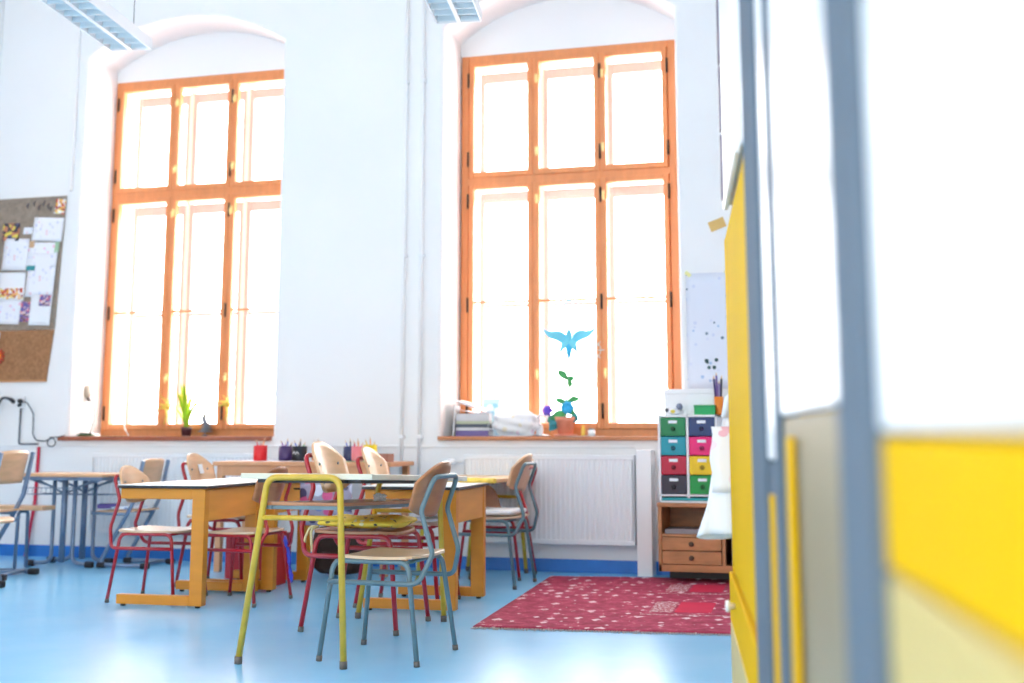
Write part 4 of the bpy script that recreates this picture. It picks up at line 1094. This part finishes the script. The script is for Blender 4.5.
# near bay
MB().box(.0, .022, Y0, .733, 1.275, 2.28, bev=.003).build('door', CAB_Y, cb, 'yellow top door')
MB().box(-.001, .022, Y0, .733, .905, 1.270, bev=.003).build('door', CAB_W, cb, 'white middle door')
MB().box(.0, .022, Y0, .733, .797, .900, bev=.003).build('drawer', CAB_Y, cb, 'yellow drawer front')
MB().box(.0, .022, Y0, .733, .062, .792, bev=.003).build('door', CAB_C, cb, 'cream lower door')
# upper module over the far bay
MB().box(-.004, .45, 1.93, 2.66, 1.60, 2.30, bev=.004).build('upper_unit', CAB_W, cb, 'white upper unit')
u = MB()
for z0 in (1.615, 1.83, 2.045): u.box(-.026, -.018, 2.625, 2.66, z0, z0 + .20, bev=.002)
u.build('shelf_edge', plain('edge_plum', (.16, .13, .17)), cb, 'dark edge strips')
MB().box(-.020, -.004, 2.10, 2.655, 1.585, 2.30, bev=.003).build('glossy_panel', WHITEPL, cb)
# carrier bag hung on the end of the cupboard
hk = MB(); hk.tube(fillet([(FX + .05, Y1_ - .005, 1.07), (FX + .05, Y1_ + .05, 1.07), (FX + .05, Y1_ + .05, 1.10)], .015), .004, 8)
ho = hk.build('bag_hook', DARK); ho.parent = cb; ho.location = (-FX, 0, 0)
cg = thing('carrier_bag', 'white carrier bag hanging at the end of the tall cupboard', 'bag', beside(.16 + .080, Y1_ * 1.42 + .062, .565), CA); cg.scale = (1.42, 1.2, 1)
def cbf(u, v):
    a = 2 * PI * v; zz = .42 * u
    w = .135 - .065 * u
    return (w * math.cos(a) + .012 * u + .006 * math.sin(4 * a + 6 * u), .035 * math.sin(a) * (1.1 - .5 * u) + .006 * math.sin(7 * a + 3 * u), zz + .012 * math.sin(2 * a) * (1 - u))
MB().sheet(cbf, 18, 40, .002).build('bag_body', PAPER, cg)
PR = spots('bag_pink_print', (.84, .83, .87), [(.80, .45, .55), (.84, .70, .76), (.80, .82, .88)], 14, .38)
MB().sheet(lambda u, v: (-.10 + .20 * u + .004 * math.sin(9 * v), -.043 - .004 * math.sin(5 * u), .15 + .22 * v), 8, 8, .002).build('printed_panel', PR, cg, 'pale pink printed panel')
for dx in (-.035, .03):
    q = MB()
    q.tube(fillet([(dx - .03, -.01, .40), (dx - .020, -.01, .47), (.0, 0, .515), (dx + .035, .01, .44), (dx + .04, .012, .40)], .03), .009, 8)
    q.build('bag_handle', PAPER, cg)

# ------------------------------------------------------------------ plan stretch along the window wall
for o in list(SC.objects):
    if o.parent is None:
        if o.location.length < 1e-6: o.scale.x = SX
        else: o.location.x *= SX

# ------------------------------------------------------------------ light
w = bpy.data.worlds.new('bright_overcast'); SC.world = w; w.use_nodes = True
nt = w.node_tree; bg_ = nt.nodes['Background']
tc = nt.nodes.new('ShaderNodeTexCoord'); sp = nt.nodes.new('ShaderNodeSeparateXYZ'); nt.links.new(tc.outputs['Generated'], sp.inputs[0])
mr = nt.nodes.new('ShaderNodeMapRange'); mr.inputs['From Min'].default_value = -.6; mr.inputs['From Max'].default_value = .6
mr.inputs['To Min'].default_value = 2.4; mr.inputs['To Max'].default_value = 12.0
nt.links.new(sp.outputs['Y'], mr.inputs['Value']); nt.links.new(mr.outputs[0], bg_.inputs['Strength'])
bg_.inputs['Color'].default_value = (1.0, .985, .965, 1)

# ------------------------------------------------------------------ camera
cam = bpy.data.cameras.new('camera'); co = bpy.data.objects.new('camera', cam); COL.objects.link(co)
co.location = CAMP
co.rotation_euler = (PI / 2 + math.radians(8.610), 0, math.radians(15.483))
cam.sensor_width = 36; cam.lens = 1235 / 1024 * 36; cam.shift_y = -(341.5 - 250) / 1024; cam.clip_start = .03
cam.dof.use_dof = True; cam.dof.focus_distance = 5.4; cam.dof.aperture_fstop = 1.78
SC.camera = co
SC.view_settings.view_transform = 'Standard'; SC.view_settings.look = 'None'; SC.view_settings.gamma = 1; SC.view_settings.exposure = 0.38
SC.view_settings.use_curve_mapping = False
try:
    SC.cycles.use_denoising = True; SC.cycles.max_bounces = 10; SC.cycles.transparent_max_bounces = 16; SC.cycles.diffuse_bounces = 6
except Exception: pass
